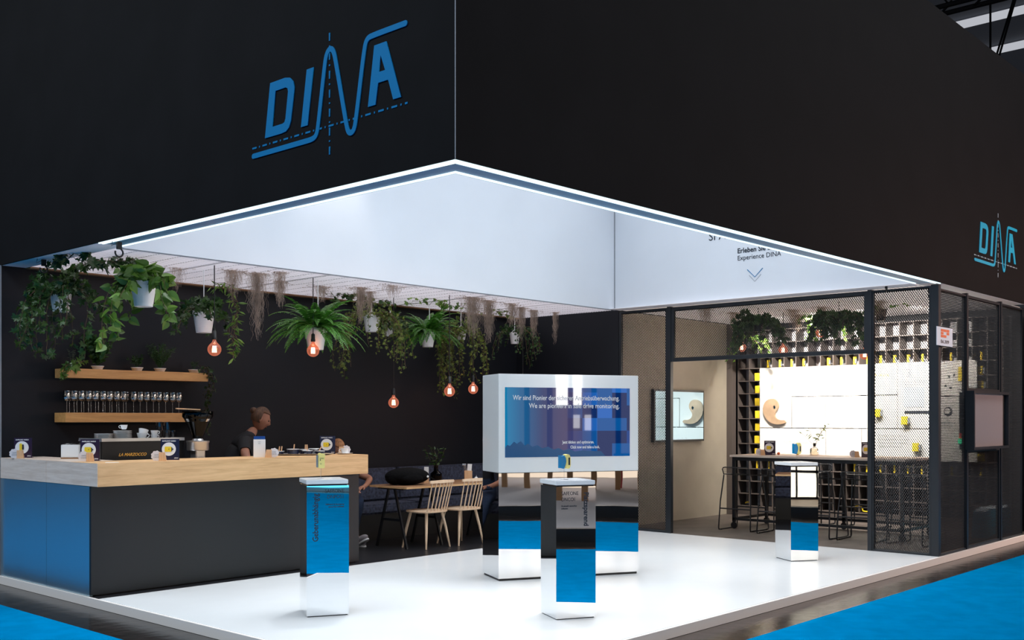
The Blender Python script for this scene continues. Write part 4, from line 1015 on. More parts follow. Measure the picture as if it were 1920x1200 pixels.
# things on the long table
t = thing('backpack', 'black backpack lying on the left end of the long table', 'backpack', (4.30, 5.17, .738), R(-25))
mb = MB(); mb.sphere((0, 0, .105), .13, 24, 16, (2.15, 1.15, .82)); mb.sphere((-.16, 0, .09), .10, 18, 12, (1.15, 1.1, .85)); mb.build('bag_body', M['bag'], t, smooth=True)
mb = MB(); mb.sphere((.02, -.12, .08), .075, 18, 12, (1.9, .55, .8)); mb.build('front_pocket', M['bag'], t, smooth=True)
mb = MB(); mb.tube([(.20, -.05, .12), (.27, -.08, .09), (.33, -.10, .045), (.37, -.11, .012)], .008, 6); mb.build('strap', M['bag'], t, smooth=True)
mb = MB(); mb.sphere((.225, -.11, .10), .015, 8, 6, (1, .6, 1)); mb.build('white_tag', M['paper'], t)
def menu_stand(label, x, y, s=1.):
    t = thing('menu_stand', label, 'menu stand', (x, y, .738), R(-40))
    mb = MB(); mb.box(-.03, .03, -.02, .02, 0, .085); mb.build('wooden_block', M['blockwood'], t)
    mb = MB(); mb.box(-.028, .028, -.004, .004, .085, .20 * s, rot=(R(4), 0, 0)); mb.build('cards', M['paper'], t)
    return t
menu_stand('white menu cards in a wooden block beside the backpack', 4.72, 5.28)
t = thing('bottle_vase', 'dark bottle vase with a dark sprig on the long table', 'vase', (5.0, 5.40, .738))
mb = MB(); mb.lathe([(.0, 0), (.07, 0), (.075, .015), (.075, .10), (.045, .125), (.030, .135), (.026, .20), (.030, .205), (.02, .2)], 22); mb.build('bottle', M['smoke'], t, smooth=True)
F = MB(); S = MB()
for k in range(5):
    a = rnd.uniform(0, 6.28); path = wander((0, 0, .12), (math.cos(a) * .45, math.sin(a) * .4, 1), .34, .025, -.02, .2); S.tube(path, .002, 3, False)
    for i in range(4, len(path)): leaf(F, path[i], (rnd.uniform(-1, 1), rnd.uniform(-1, 1), rnd.uniform(-.2, 1)), .055, OVAL)
F.build('leaves', M['ivy'], t); S.build('stems', M['twig'], t)
t = thing('cutlery_holder', 'wooden cutlery holder with napkins and forks on the long table', 'cutlery holder', (5.40, 5.22, .738), R(-40))
mb = MB(); mb.box(-.05, .05, -.035, .035, 0, .13); mb.build('holder', M['blockwood'], t, bevel=.002)
mb = MB(); mb.box(-.01, .045, -.02, .02, .13, .215, rot=(0, R(5), 0)); mb.build('napkins', M['paper'], t)
mb = MB()
for k in range(4): mb.tube([(-.04 + k * .008, 0, .12), (-.07 + k * .012, 0, .20)], .003, 5); mb.sphere((-.071 + k * .012, 0, .205), .008, 8, 5, (1, .4, 1.6))
mb.build('forks', M['chrome'], t)
for lab, x, y in (('small white salt shaker with a metal tip, left of the pair on the long table', 5.60, 5.27), ('small white pepper shaker with a metal tip, right of the pair beside the display', 5.76, 5.24)):
    t = thing('salt_shaker', lab, 'shaker', (x, y, .738), group='shakers on the long table')
    mb = MB(); mb.lathe([(0, 0), (.025, 0), (.030, .012), (.020, .032), (.008, .042), (0, .042)], 16); mb.build('shaker_body', M['ceramic'], t, smooth=True)
    mb = MB(); mb.tube([(0, 0, .04), (0, 0, .062)], .004, 6); mb.build('tip', M['chrome'], t)

# ------------------------------------------------------------------ mirrored display tower and pedestals
AT = -27.8
t = thing('display_tower', 'large white display box with blue screen on a mirrored base, middle of the podium', 'display stand', (3.008, 2.456, 0), R(AT))
TW = 1.472; TD = .48
mb = MB(); mb.box(.012, TW - .012, .012, TD - .012, 0, .022); mb.build('recessed_plinth', M['black'], t)
mb = MB(); mb.box(0, TW, 0, TD, .022, 1.022); mb.build('mirror_base', M['mirror'], t)
mb = MB(); mb.box(0, TW, 0, TD, 1.026, 1.968); mb.build('white_housing', M['towerwhite'], t, bevel=.004)
sc = MB(); sc.box(0, 1.313, 0, .668, -.004, .0015); s = sc.build('screen', M['towerscreen'], t, loc=(.064, 0, 1.172), rot=(R(90), 0, 0))
text('screen_heading', 'Wir sind Pionier der sicheren Antriebsüberwachung.\n', .0655, M['paper'], s, (1.20, .548, .003), align='RIGHT', bold=.0009, depth=.0004, sx=.80)
text('screen_heading', 'We are pioneers in safe drive monitoring.', .0655, M['paper'], s, (1.20, .472, .003), align='RIGHT', bold=.0009, depth=.0004, sx=.86)
text('screen_small_line', 'Jetzt klicken und optimieren.', .040, M['paper'], s, (.925, .128, .003), align='RIGHT', bold=.001, depth=.0004, sx=.72)
text('screen_small_line', 'Click now and take a look.', .040, M['paper'], s, (.985, .080, .003), align='RIGHT', bold=.001, depth=.0004, sx=.72)
hl = [(0, 0.0), (1.05, 0), (1.0, .05), (.86, .055)]
hx = [.80, .72, .66, .60, .55, .50, .44, .38, .33, .28, .23, .20, .16, .12, .09, .05, .02, 0]
hy = [.06, .05, .075, .06, .085, .07, .10, .085, .115, .10, .13, .11, .155, .13, .15, .11, .12, .09]
shape2d('hill_picture', [hl + list(zip(hx, hy))], pbr('screen_dark_hills', (.003, .02, .06), .15, emit=(.0, .045, .13), es=1.), s, .0006, (0, 0, .0022))

def pedestal(label, corner, ang, w, d, words, sub, side):
    t = thing('mirror_pedestal', label, 'pedestal', (corner[0], corner[1], 0), R(ang), 'mirrored pedestals')
    mb = MB(); mb.box(.01, w - .01, .01, d - .01, 0, .008); mb.build('foot_plate', M['black'], t)
    mb = MB(); mb.box(0, w, 0, d, .008, 1.02); mb.build('mirror_body', M['mirror'], t)
    mb = MB(); mb.box(.012, w - .012, .012, d - .012, 1.02, 1.032); mb.build('shadow_gap', M['black'], t)
    mb = MB(); mb.box(-.004, w - .006, -.004, d + .012, 1.032, 1.066); mb.build('white_cap', M['white'], t, bevel=.003)
    return t
p = pedestal('leftmost mirrored pedestal with a white cap in front of the bar counter', (.678, 2.321), -28, .33, .35, '', '', 0)
text('vertical_word', 'Geberunabhängig', .062, M['ink'], p, (.088, -.0012, .585), (R(90), R(-90), 0), bold=.0010, depth=.0004, sx=.86)
text('small_words', 'SAFEONE\nDNPDS1', .040, M['ink'], p, (.292, -.0012, .965), (R(90), 0, 0), 'RIGHT', depth=.0004, sx=.9)
text('small_words', 'Stillstand & Bewegung\nsensorlos erfassen', .0165, M['ink'], p, (.292, -.0012, .868), (R(90), 0, 0), 'RIGHT', bold=.0004, depth=.0004)
p = pedestal('middle mirrored pedestal with a white cap in front of the display tower', (1.896, .819), -28, .33, .325, '', '', 0)
text('vertical_word', 'Platzsparend', .056, M['ink'], p, (.232, -.0012, .975), (R(90), R(90), 0), bold=.0014, depth=.0004, sx=.92)
text('small_words', 'SAFEONE\nDNCO1', .040, M['ink'], p, (.042, -.0012, .955), (R(90), 0, 0), depth=.0004, sx=.85)
text('small_words', 'Drehzahl sensorlos\nerfassen', .0165, M['ink'], p, (.042, -.0012, .866), (R(90), 0, 0), bold=.0004, depth=.0004)
p = pedestal('rightmost mirrored pedestal with a white cap near the mesh room', (6.13, 1.06), -33, .33, .34, '', '', 0)
# sample devices floating over the caps on clear stands
def device(label, x, y, ang, blue, z=1.066, h=.115, gap=.085):
    t = thing('sample_device', label, 'electronic module', (x, y, z), R(ang), 'modules shown over the pedestals')
    mb = MB(); mb.lathe([(.03, 0), (.03, .003), (.004, .004), (.004, gap + .003)], 16); mb.build('clear_stand', M['acrylic'], t)
    mb = MB(); mb.m = Matrix.Translation((0, .028, gap)) @ Matrix.Rotation(R(90), 4, 'X')
    if blue:
        mb.prism([(.004, h * .5), (-.004, .02), (.002, .004), (.02, 0), (.034, .006), (.042, .025), (.042, h - .03), (.034, h - .008), (.018, h), (.002, h - .005), (-.002, h - .02)], 0, .056)
        mb.build('yellow_housing', M['yellowpale'], t, bevel=.002)
        mb = MB(); mb.m = Matrix.Translation((0, .020, gap)) @ Matrix.Rotation(R(90), 4, 'X')
        mb.prism([(-.046, .006), (-.016, .008), (-.014, .0), (-.006, .022), (.010, .05), (.010, .066), (-.006, .094), (-.012, h - .01), (-.016, h - .016), (-.044, h - .016), (-.046, h - .008)], 0, .042); tag(mb.build('blue_socket', M['blueplast'], t, bevel=.001), 'blue socket half')
        mb = MB(); mb.box(.020, .034, -.0295, -.028, gap + .030, gap + .088); mb.build('label_strip', M['ink'], t)
    else:
        mb.prism([(-.022, .004), (-.014, 0), (.022, 0), (.028, .006), (.028, h - .03), (.031, h - .022), (.031, h - .006), (.026, h), (.004, h), (.0, h + .004), (-.016, h + .004), (-.022, h - .002)], 0, .056)
        mb.build('yellow_housing', M['yellowpale'], t, bevel=.002)
        mb = MB(); mb.box(-.036, -.022, -.018, .020, gap + .006, gap + h - .012); mb.build('grey_side', M['greyink'], t, bevel=.003)
        mb = MB(); mb.box(-.012, .020, -.0295, -.028, gap + .078, gap + .081); mb.box(-.010, -.004, -.0295, -.028, gap + .062, gap + .070); mb.box(-.010, .004, -.0295, -.028, gap + .034, gap + .036); mb.build('label_print', M['ink'], t)
    return t
device('pale yellow electronic module above the leftmost pedestal, in front of the oak counter edge', .86, 2.38, -32, False)
device('blue and yellow electronic module above the middle pedestal, in front of the screen', 2.075, .885, -20, True)
device('blue and yellow electronic module above the rightmost pedestal', 6.36, 1.11, -30, True, h=.125)

# ------------------------------------------------------------------ mesh room: posts, frames and expanded metal
def expanded(name, u0, u1, z0, z1, a=.0262, b=.0190, s=.0098):
    """expanded metal in a local XZ plane, real strands with thickness"""
    mb = MB(); vs = []; fs = []
    rows = int((z1 - z0) / b) + 1; hw = s / 2
    for j in range(rows + 1):
        y = z0 + j * b; ph = j % 2; pts = []
        x = u0 - a; k = 0
        while x < u1 + a:
            up = (k + ph) % 2 == 0
            zz = y + (b / 2 - hw * .6 if up else -b / 2 + hw * .6)
            pts.append((x - a * .17, zz)); pts.append((x + a * .17, zz)); x += a / 2; k += 1
        pts = [(min(max(px, u0), u1), min(max(pz, z0 + hw), z1 - hw)) for px, pz in pts]
        q = [pts[0]]
        for p_ in pts[1:]:
            if abs(p_[0] - q[-1][0]) > 1e-5: q.append(p_)
        base = len(vs)
        for px, pz in q: vs += [(px, -.003, pz - hw), (px, .003, pz + hw)]
        for i in range(len(q) - 1): fs.append((base + 2 * i, base + 2 * i + 2, base + 2 * i + 3, base + 2 * i + 1))
    mb.v = vs; mb.f = fs; mb.mi = [0] * len(fs)
    return mb
def screen_panel(label, loc, ang, w, z0, z1, fw=.03, fd=.04, group='mesh wall panels'):
    t = thing('mesh_panel', label, 'mesh panel', loc, R(ang), group)
    mb = expanded('m', fw, w - fw, z0 + fw, z1 - fw); mb.build('expanded_metal', M['meshmetal'], t)
    mb = MB(); mb.box(0, fw, -fd / 2, fd / 2, z0, z1); mb.box(w - fw, w, -fd / 2, fd / 2, z0, z1); mb.box(fw, w - fw, -fd / 2, fd / 2, z0, z0 + fw); mb.box(fw, w - fw, -fd / 2, fd / 2, z1 - fw, z1)
    mb.build('frame', M['postmetal'], t)
    return t
# wall towards the podium (plane x = MX); heading -90 runs from the back to the front
screen_panel('tall mesh panel between the dark bar wall and the opening', (MX + .02, 4.44, 0), -90, .80, 0, 3.03)
screen_panel('mesh panel over the wide opening, left part above the beige wall and shelf', (MX + .02, 3.58, 0), -90, 2.73, 2.30, 3.03, .045)
screen_panel('full height mesh panel between the opening and the corner post', (MX + .02, .80, 0), -90, .68, 0, 3.03, .02)
for lab, y0, y1 in (('dark upright post at the left side of the wide opening', 3.58, 3.64), ('dark upright post at the right side of the wide opening', .80, .85)):
    mb = MB(); mb.box(MX - .01, MX + .05, y0, y1, 0, 3.04); tag(mb.build('upright_post', M['postmetal']), lab, 'post', 'upright posts of the mesh room')
mb = MB(); mb.box(MX - .01, MX + .06, .03, .115, 0, 3.04); tag(mb.build('corner_post', M['postmetal']), 'wide dark corner post of the mesh room', 'post')
# wall towards the aisle (plane y = .05)
screen_panel('mesh panel facing the aisle right of the corner post', (MX + .06, .06, 0), 0, .84, 0, 3.0, .02, group='mesh panels facing the aisle')
screen_panel('mesh panel facing the aisle above the wall-mounted display', (8.55, .06, 0), 0, 1.16, 1.872, 3.0, .03, group='mesh panels facing the aisle')
screen_panel('mesh panel facing the aisle below the wall-mounted display', (8.55, .06, 0), 0, 1.16, 0, 1.172, .03, group='mesh panels facing the aisle')
screen_panel('mesh panel facing the aisle at the far right end', (9.77, .06, 0), 0, .84, 0, 3.0, .02, group='mesh panels facing the aisle')
for lab, x in (('slim upright post left of the wall-mounted display', 8.50), ('slim upright post right of the wall-mounted display', 9.72)):
    mb = MB(); mb.box(x, x + .045, .03, .09, 0, 3.02); tag(mb.build('upright_post', M['postmetal']), lab, 'post', 'upright posts of the mesh room')
t = thing('wall_display', 'switched-off grey display in a dark case on the mesh wall facing the aisle', 'display', (8.36, -.0, 1.175))
mb = MB(); mb.box(0, 1.26, -.10, -.0, 0, .03); mb.box(0, 1.26, -.10, 0, .66, .69); mb.box(0, .03, -.10, 0, .03, .66); mb.box(1.23, 1.26, -.10, 0, .03, .66); mb.box(.03, 1.23, -.02, 0, .03, .66); mb.build('case', M['postmetal'], t)
mb = MB(); mb.box(.03, 1.23, -.05, -.02, .03, .66); mb.build('grey_screen', M['screenoff'], t)
mb = MB(); mb.box(1.17, 1.23, -.052, -.05, .03, .66); mb.build('black_bezel', M['black'], t)
t = thing('booth_sign', 'square pale sign with orange squares and B6.309 on the corner post', 'sign', (7.335, -.05, 2.345), rot=FR(0))
mb = MB(); mb.box(0, .47, 0, .205, -.006, .0); mb.build('plate', M['signwhite'], t)
mb = MB(); mb.box(.25, .47, .02, .18, -.09, -.006); mb.build('mounting_bracket', M['postmetal'], t)
for r_ in range(3):
    for c_ in range(3):
        if (r_, c_) in ((1, 1), (2, 2)): continue
        mb = MB(); mb.box(.115 + c_ * .086, .115 + c_ * .086 + .077, .155 - r_ * .032, .155 - r_ * .032 + .028, 0, .002); mb.build('orange_square', M['orange'], t)
text('sign_number', 'B6.309', .052, M['ink'], t, (.235, .028, .001), align='CENTER', bold=.001, depth=.0005, sx=1.75)

# wall screen on the beige wall
t = thing('wall_screen', 'black wall screen on the beige wall mirroring the pale boards', 'screen', (8.50, 4.52, 1.19), rot=FR(0))
mb = MB(); mb.box(0, 1.36, 0, .78, 0, .055); mb.build('black_case', M['black'], t, bevel=.003)
mb = MB(); mb.box(.03, 1.33, .03, .75, .0555, .058); mb.build('glass_pane', M['tvglass'], t)  # tinted mirror pane, so the white boards show as bright glare

# cubby shelf
GX0 = 10.75; PITCH = .2; Y0 = 4.39
t = thing('cubby_shelf', 'wall-wide taupe shelf of square compartments in the mesh room', 'shelf', (GX0, 0, 0))
mb = MB()
for k in range(15): z = .135 + k * .2; mb.box(0, .26, .34, Y0, z - .006, z + .006)
mb.build('shelf_boards', M['cubby'], t)
mb = MB()
for k in range(21): y = Y0 - k * .203; mb.box(.003, .26, y - .006, y + .006, .135, 2.94)
mb.build('dividers', M['cubby'], t)
mb = MB(); mb.box(.26, .28, .3, Y0 + .02, .13, 2.95); mb.build('back_board', M['cubbyback'], t)
mb = MB(); mb.box(.0, .28, .33, Y0, 0, .128); mb.build('plinth', M['cubby'], t)
# white boards mounted on the shelf
def board(label, y1, y0, z0, z1, th=.02, notch=None):
    mb = MB(); pts = notch or [(0, 0), (y1 - y0, 0), (y1 - y0, z1 - z0), (0, z1 - z0)]
    t = thing('white_board', label, 'display board', (GX0 - .002, y1, z0), rot=FR(-90), group='white boards mounted on the shelf')
    mb.prism(pts, 0, th); mb.build('panel', M['board'], t, bevel=.003)
    return t
b1 = board('large top left white board with the wooden hook shape', 3.985, 2.322, 1.395, 2.335, notch=[(0, 0), (.545, 0), (.545, .485), (1.663, .485), (1.663, .94), (0, .94)])
hook = smooth2([(.07, .30), (.088, .375), (.135, .43), (.215, .459), (.295, .445), (.338, .39), (.345, .33), (.318, .28), (.280, .235), (.278, .18), (.317, .133), (.384, .115), (.443, .121), (.478, .080), (.40, .056), (.292, .048), (.19, .080), (.118, .15), (.08, .22), (.07, .30)], 2)
hole = [(.27 + .022 * math.cos(a), .318 + .030 * math.sin(a)) for a in [2 * math.pi * i / 16 for i in range(16)]]
t = thing('hook_shape', 'pale wooden hook-shaped panel with a round eye on the left white board', 'wall relief', (GX0 - .024, 3.985, 1.395), rot=FR(-90))
shape2d('wooden_panel', [hook, hole], M['plywood'], t, .03, (0, 0, .016)); t.scale = (1, 1, 1)
mb = MB(); mb.lathe([(.019, 0), (.019, .02)], 12, (.27, .318, .0)); mb.build('steel_pin', M['chrome'], t)
board('small white board right of the wooden hook shape, with a slot line', 3.43, 2.885, 1.395, 1.872)
board('white board left of the right opening post, middle row', 2.877, 2.19, 1.395, 1.872)
board('narrow white board beside the right opening post, top row', 2.312, 2.185, 1.885, 2.335)
b = board('white board with yellow lettering behind the mesh, top row', 2.175, 1.775, 1.885, 2.345)
text('yellow_words', 'SAFE  LINE  VARIO', .045, M['yellow'], b, (.03, .27, .022), bold=.001, depth=.0004, sx=.72)
board('white board with one yellow relay behind the mesh, below the yellow lettering', 2.175, 1.775, 1.395, 1.872)
b = board('large white board with a small blue picture behind the mesh', 1.765, 1.19, 1.395, 2.345)
text('number_three', '3', .17, M['greyink'], b, (.12, .74, .022), depth=.0004)
text('small_print', 'Sicherheit fuer Antriebe\nSafety for drives and\nmachines', .034, M['greyink'], b, (.09, .66, .022), depth=.0003)
mb = MB(); mb.box(.09, .38, .31, .59, .022, .026); mb.build('blue_picture', M['signwhite'], b)
mb = MB(); mb.box(.10, .50, .215, .255, .022, .026); mb.build('dark_strip', M['ink'], b)
b = board('notched white board with yellow picture right of the corner post', 1.18, .66, 1.855, 2.345, notch=[(0, 0), (.28, 0), (.28, .05), (.52, .05), (.52, .49), (0, .49)])
mb = MB(); mb.box(.27, .335, .20, .40, .022, .030); mb.build('yellow_picture', M['yellow'], b)
mb = MB(); mb.box(.13, .16, .25, .29, .022, .024); mb.box(.20, .225, .27, .31, .022, .024); mb.box(.08, .11, .13, .16, .022, .024); mb.box(.15, .18, .10, .13, .022, .024); mb.build('small_pictures', M['ink'], b)
b = board('tall white board with a round dark emblem right of the corner post', 1.18, .66, .935, 1.845, notch=[(0, 0), (.52, 0), (.52, .17), (.28, .17), (.28, .91), (0, .91)])
shape2d('round_emblem', [[(.13 + .06 * math.cos(x), .70 + .065 * math.sin(x)) for x in [6.283 * i / 20 for i in range(20)]], [(.12 + .040 * math.cos(x), .71 + .044 * math.sin(x)) for x in [6.283 * i / 20 for i in range(20)]]], M['ink'], b, .002, (0, 0, .022))
text('small_print', 'Sicher in Bewegung\nSafe in motion\nalways on guard', .026, M['greyink'], b, (.03, .54, .022), depth=.0003)
b = board('wide lower white board with faint large lettering, left part above the high table', 3.985, 2.875, .935, 1.385)
text('faint_words', 'Safety inside', .09, M['badge'], b, (.40, .22, .022), depth=.0003)
b = board('lower white board with faint curved lettering near the right opening post', 2.865, 2.315, .935, 1.385)
text('faint_words', 'analog', .17, M['badge'], b, (.05, .22, .022), depth=.0003)
board('narrow lower white board beside the right opening post', 2.305, 2.185, .935, 1.385)
b = board('wide lower white board with grey print behind the mesh', 2.175, 1.19, .935, 1.385)
text('small_print', 'Drehzahl ueberwachen\nBewegung erkennen und\nStillstand sicher melden\nSpeed and standstill', .045, M['greyink'], b, (.12, .34, .022), depth=.0003)

# yellow relays in the compartments and on the boards
def relay(label, loc, rz=0, var=0, grp='yellow relays in the shelf compartments'):
    t = thing('relay_module', label, 'relay', loc, rz, grp)
    if var == 0:
        mb = MB(); mb.rbox(-.03, .03, -.035, .055, 0, .12, .012); mb.build('yellow_housing', M['yellow'], t, bevel=.004)
        mb = MB(); mb.rbox(-.024, .024, -.062, -.036, .015, .10, .008); mb.build('grey_socket', M['greyink'], t, bevel=.003)
    else:
        mb = MB(); mb.rbox(-.03, .03, -.014, .014, 0, .12, .008); mb.build('yellow_housing', M['yellow'], t, bevel=.003)
        mb = MB(); mb.rbox(-.02, .02, -.028, -.0145, .02, .09, .006); mb.build('grey_socket', M['greyink'], t, bevel=.002)
    return t
DV = [(1, r_, 'left column beside the white board, %s compartment from the top' % ORD[i]) for i, r_ in enumerate((10, 9, 8, 7, 6, 5, 4))]
DV += [(c_, 11, 'row above the white boards, %s from the left' % ORD[i]) for i, c_ in enumerate((2, 3, 4, 5, 7, 8, 9, 10, 11, 12, 13, 14, 16, 17, 18))]
DV += [(18, 10, 'rightmost filled column, second compartment from its top'), (18, 9, 'rightmost filled column, third compartment from its top'), (18, 4, 'rightmost filled column, level with the bottom of the white boards')]
DV += [(c_, 3, 'row under the white boards, %s from the left' % ORD[i]) for i, c_ in enumerate((1, 2, 9, 10, 11, 12, 13, 14, 16, 17, 18))]
r0 = relay('yellow relay in the ' + DV[0][2], (GX0 + .07, Y0 - (DV[0][0] + .62) * .203, .135 + DV[0][1] * .2 + .007), 0, 0)
r1 = relay('yellow relay in the ' + DV[7][2], (GX0 + .07, Y0 - (DV[7][0] + .5) * .203, .135 + DV[7][1] * .2 + .007), 0, 1)
for i, (c_, r_, lab) in enumerate(DV):
    if i in (0, 7): continue
    first = i < 7 or r_ in (9, 10, 4)
    dup(r0 if first else r1, (GX0 + .07 + rnd.uniform(-.01, .02), Y0 - (c_ + (.62 if c_ == 1 and r_ > 3 else .5)) * .203, .135 + r_ * .2 + .007), rnd.uniform(-.2, .2) + (0 if i % 3 else .5), 'yellow relay in the ' + lab)
for lab, y, z in (('yellow relay mounted on the white board below the yellow lettering', 2.04, 1.56), ('yellow relay mounted on the large board under its blue picture', 1.64, 1.45), ('yellow relay mounted on the wide lower board behind the mesh', 1.48, 1.07)):
    dup(r0, (GX0 - .055, y, z), 0, lab, 'yellow relays mounted on the boards')
# signal lamp
t = thing('signal_lamp', 'small signal lamp with red top and glowing green lens on a white board', 'signal lamp', (GX0 - .06, .86, 1.16))
mb = MB(); mb.lathe([(.02, 0), (.02, .04)], 14); mb.box(.02, .06, -.01, .01, .0, .02); mb.build('base', M['black'], t)
mb = MB(); mb.lathe([(.040, .03), (.044, .075), (.036, .10)], 14); mb.build('green_lens', M['green'], t, smooth=True)
mb = MB(); mb.lathe([(.026, .10), (.026, .135)], 14); mb.build('amber_lens', M['orange'], t, smooth=True)
mb = MB(); mb.lathe([(.026, .135), (.026, .17), (.01, .18)], 14); mb.build('red_lens', M['red'], t, smooth=True)

# high table with castors
t = thing('high_table', 'long high table with thin wooden top on a black frame with castors', 'table', (8.68, .84, 0))
TLn = 2.48; TDp = 1.0
mb = MB(); mb.box(0, TDp, 0, TLn, 1.002, 1.03); mb.build('tabletop', M['oaky'], t, bevel=.002)
mb = MB()
for y in (.03, TLn - .07): mb.box(.02, TDp - .02, y, y + .04, .955, 1.0); mb.box(.02, TDp - .02, y, y + .04, .12, .155)
for x in (.02, TDp - .06): mb.box(x, x + .04, .07, TLn - .07, .955, 1.0); mb.box(x, x + .04, .07, TLn - .07, .12, .155)
mb.build('frame', M['blackmetal'], t)
for x in (.02, TDp - .06):
    for y in (.03, TLn / 2 - .02, TLn - .07):
        mb = MB(); mb.box(x, x + .04, y, y + .04, .1, .955); g = mb.build('leg', M['blackmetal'], t)
        mb = MB(); mb.m = Matrix.Translation((x + .02, y + .02, .048)) @ Matrix.Rotation(R(90), 4, 'Y'); mb.lathe([(.046, -.012), (.048, -.010), (.048, .010), (.046, .012)], 18); mb.lathe([(.024, -.014), (.024, .014)], 14); mb.m = Matrix.Identity(4); mb.box(x + .0, x + .04, y + .005, y + .035, .085, .10); mb.build('castor', M['black'], g, smooth=True)
# wire bar stools
def stool(label, x, y, rz=0):
    t = thing('wire_bar_stool', label, 'bar stool', (x, y, 0), rz, 'black wire bar stools')
    k = .0095
    for s in (-1, 1):
        mb = MB(); mb.tube([(-.20, s * .20, .76), (-.235, s * .235, .40), (-.265, s * .245, .035), (-.255, s * .245, .010), (-.23, s * .245, .010), (.20, s * .245, .010), (.225, s * .245, .012), (.235, s * .245, .035), (.19, s * .225, .45), (.15, s * .20, .76)], k, 6)
        mb.build('side_frame', M['blackmetal'], t, smooth=True)
        for xx in (-.2, .17):
            mb = MB(); mb.lathe([(.014, 0), (.014, .018)], 8, (xx, s * .245, 0)); mb.build('rubber_foot', M['black'], t)
    mb = MB(); mb.tube([(.205, -.23, .30), (.205, .23, .30)], k, 6); mb.tube([(-.24, -.235, .30), (-.24, .235, .30)], k, 6); mb.build('foot_bar', M['blackmetal'], t, smooth=True)
    mb = MB()
    for i in range(11):
        u = -.18 + i * .036; mb.tube([(-.20, u, .775), (-.05, u, .755), (.12, u, .757), (.17, u, .745)], .0035, 4)
    mb.tube([(-.20, -.20, .77), (.15, -.20, .76), (.175, -.18, .75), (.175, .18, .75), (.15, .20, .76), (-.20, .20, .77)], k * .8, 6); mb.build('wire_seat', M['blackmetal'], t)
    mb = MB()
    mb.tube([(-.20, -.20, .765), (-.225, -.21, .84), (-.225, -.195, .862), (-.228, -.17, .868), (-.228, .17, .868), (-.225, .195, .862), (-.225, .21, .84), (-.20, .20, .765)], k * .8, 6)
    for z in (.79, .812, .834, .852): mb.tube([(-.215, -.205, z), (-.222, 0, z), (-.215, .205, z)], .0035, 4)
    mb.build('wire_backrest', M['blackmetal'], t)
    return t
s0 = stool('black wire bar stool at the near side of the high table, first from the left', 8.66 + .02, 3.09, 0)
for i, (y, r_) in enumerate(((2.46, 2), (1.90, -3), (1.34, 4), (.66, -12))):
    dup(s0, (8.60, y, 0), R(r_), 'black wire bar stool at the near side of the high table, %s from the left' % ORD[i + 1])
for i, y in enumerate((2.75, 2.0, 1.25)):
    dup(s0, (10.02, y, 0), R(180 + (3, -4, 5)[i]), 'black wire bar stool at the far side of the high table, %s from the left' % ORD[i])
# things on the high table
card('plum product card at the left end of the high table', 8.98, 2.86, R(-48), M['plum'], .155, .20, z=1.03, grp='product cards on the high table')
badge_block('wooden block left of the plum card on the high table', 8.90, 2.93, R(-48), 1, 1.03, 'wooden blocks on the high table')
card('dark product card leaning beside the right opening post on the high table', 9.10, 1.52, R(-30), M['plum'], .155, .20, z=1.03, grp='product cards on the high table')
badge_block('wooden block left of the dark card near the right opening post', 9.02, 1.62, R(-50), 1, 1.03, 'wooden blocks on the high table')
t = thing('glass_vase', 'glass bottle vase with a leafy sprig on the high table', 'vase', (9.30, 2.35, 1.03))
mb = MB(); mb.lathe([(0, 0), (.058, 0), (.062, .01), (.062, .085), (.045, .105), (.020, .112), (.017, .165), (.020, .168)], 24, cap=False); mb.build('bottle', glassy('vase_glass', (.86, .80, .68), 1.5, 1., .05), t, smooth=True)
mb = MB(); mb.lathe([(.019, .125), (.019, .17), (.0165, .17), (.0165, .125)], 16); mb.build('dark_neck', M['black'], t, smooth=True)
F = MB(); S = MB()
for a, l in ((2.2, .36), (2.6, .30), (-.9, .38), (-.5, .42), (-1.2, .20), (-.7, .5)):
    path = wander((0, 0, .12), (math.cos(a + 0.6) * .7, math.sin(a + .6) * .7, .9), l, .03, .02, .2); S.tube(path, .0018, 3, False)
    for i in range(5, len(path), 2): leaf(F, path[i], (rnd.uniform(-1, 1), rnd.uniform(-1, 1), rnd.uniform(-.6, .6)), .075, SLIM)
F.build('leaves', M['yelleaf'], t); S.build('stems', M['twig'], t)
mb = MB(); mb.sphere((0, 0, .02), .02, 14, 8, (1.3, 1, 1)); tag(mb.build('orange_knob', M['orange'], smooth=True, loc=(9.12, 2.80, 1.03)), 'small round orange object beside the plum card on the high table', 'small object')
relay('grey and yellow module lying on the high table between card and vase', (9.35, 2.63, 1.031), R(40), 1, 'modules on the high table')
# items on the floor of the mesh room
for lab, x, y, r_ in (('blue paper bag with white lettering on the mesh room floor, left one', 10.02, .36, 8), ('blue paper bag on the mesh room floor, right one', 10.60, .34, -5)):
    t = thing('paper_bag', lab, 'paper bag', (x, y, 0), R(r_), 'blue paper bags')
    mb = MB(); w, d, h = .22, .09, .34
    vs = [(-w, -d, 0), (w, -d, 0), (w, d, 0), (-w, d, 0), (-w * .98, -d * .8, h), (w * .98, -d * .8, h + .01), (w * .98, d * .8, h + .02), (-w * .98, d * .8, h)]
    mb.add(vs, [(3, 2, 1, 0), (0, 1, 5, 4), (1, 2, 6, 5), (2, 3, 7, 6), (3, 0, 4, 7)]); mb.build('bag_body', M['bagblue'], t)
    mb = MB()
    for k in range(12): x_ = -.19 + k * .034; mb.add([(x_, -.06, h - .02), (x_ + .04, -.04, h + rnd.uniform(.01, .05)), (x_ + .02, .05, h + rnd.uniform(0, .04)), (x_ - .02, .04, h - .01)], [(0, 1, 2, 3)])
    mb.build('tissue_paper', M['signwhite'], t)
    if 'lettering' in lab: text('bag_words', 'DINA', .085, M['paper'], t, (-.02, -.079, .12), (R(90), 0, 0), 'CENTER', bold=.002, depth=.0006)
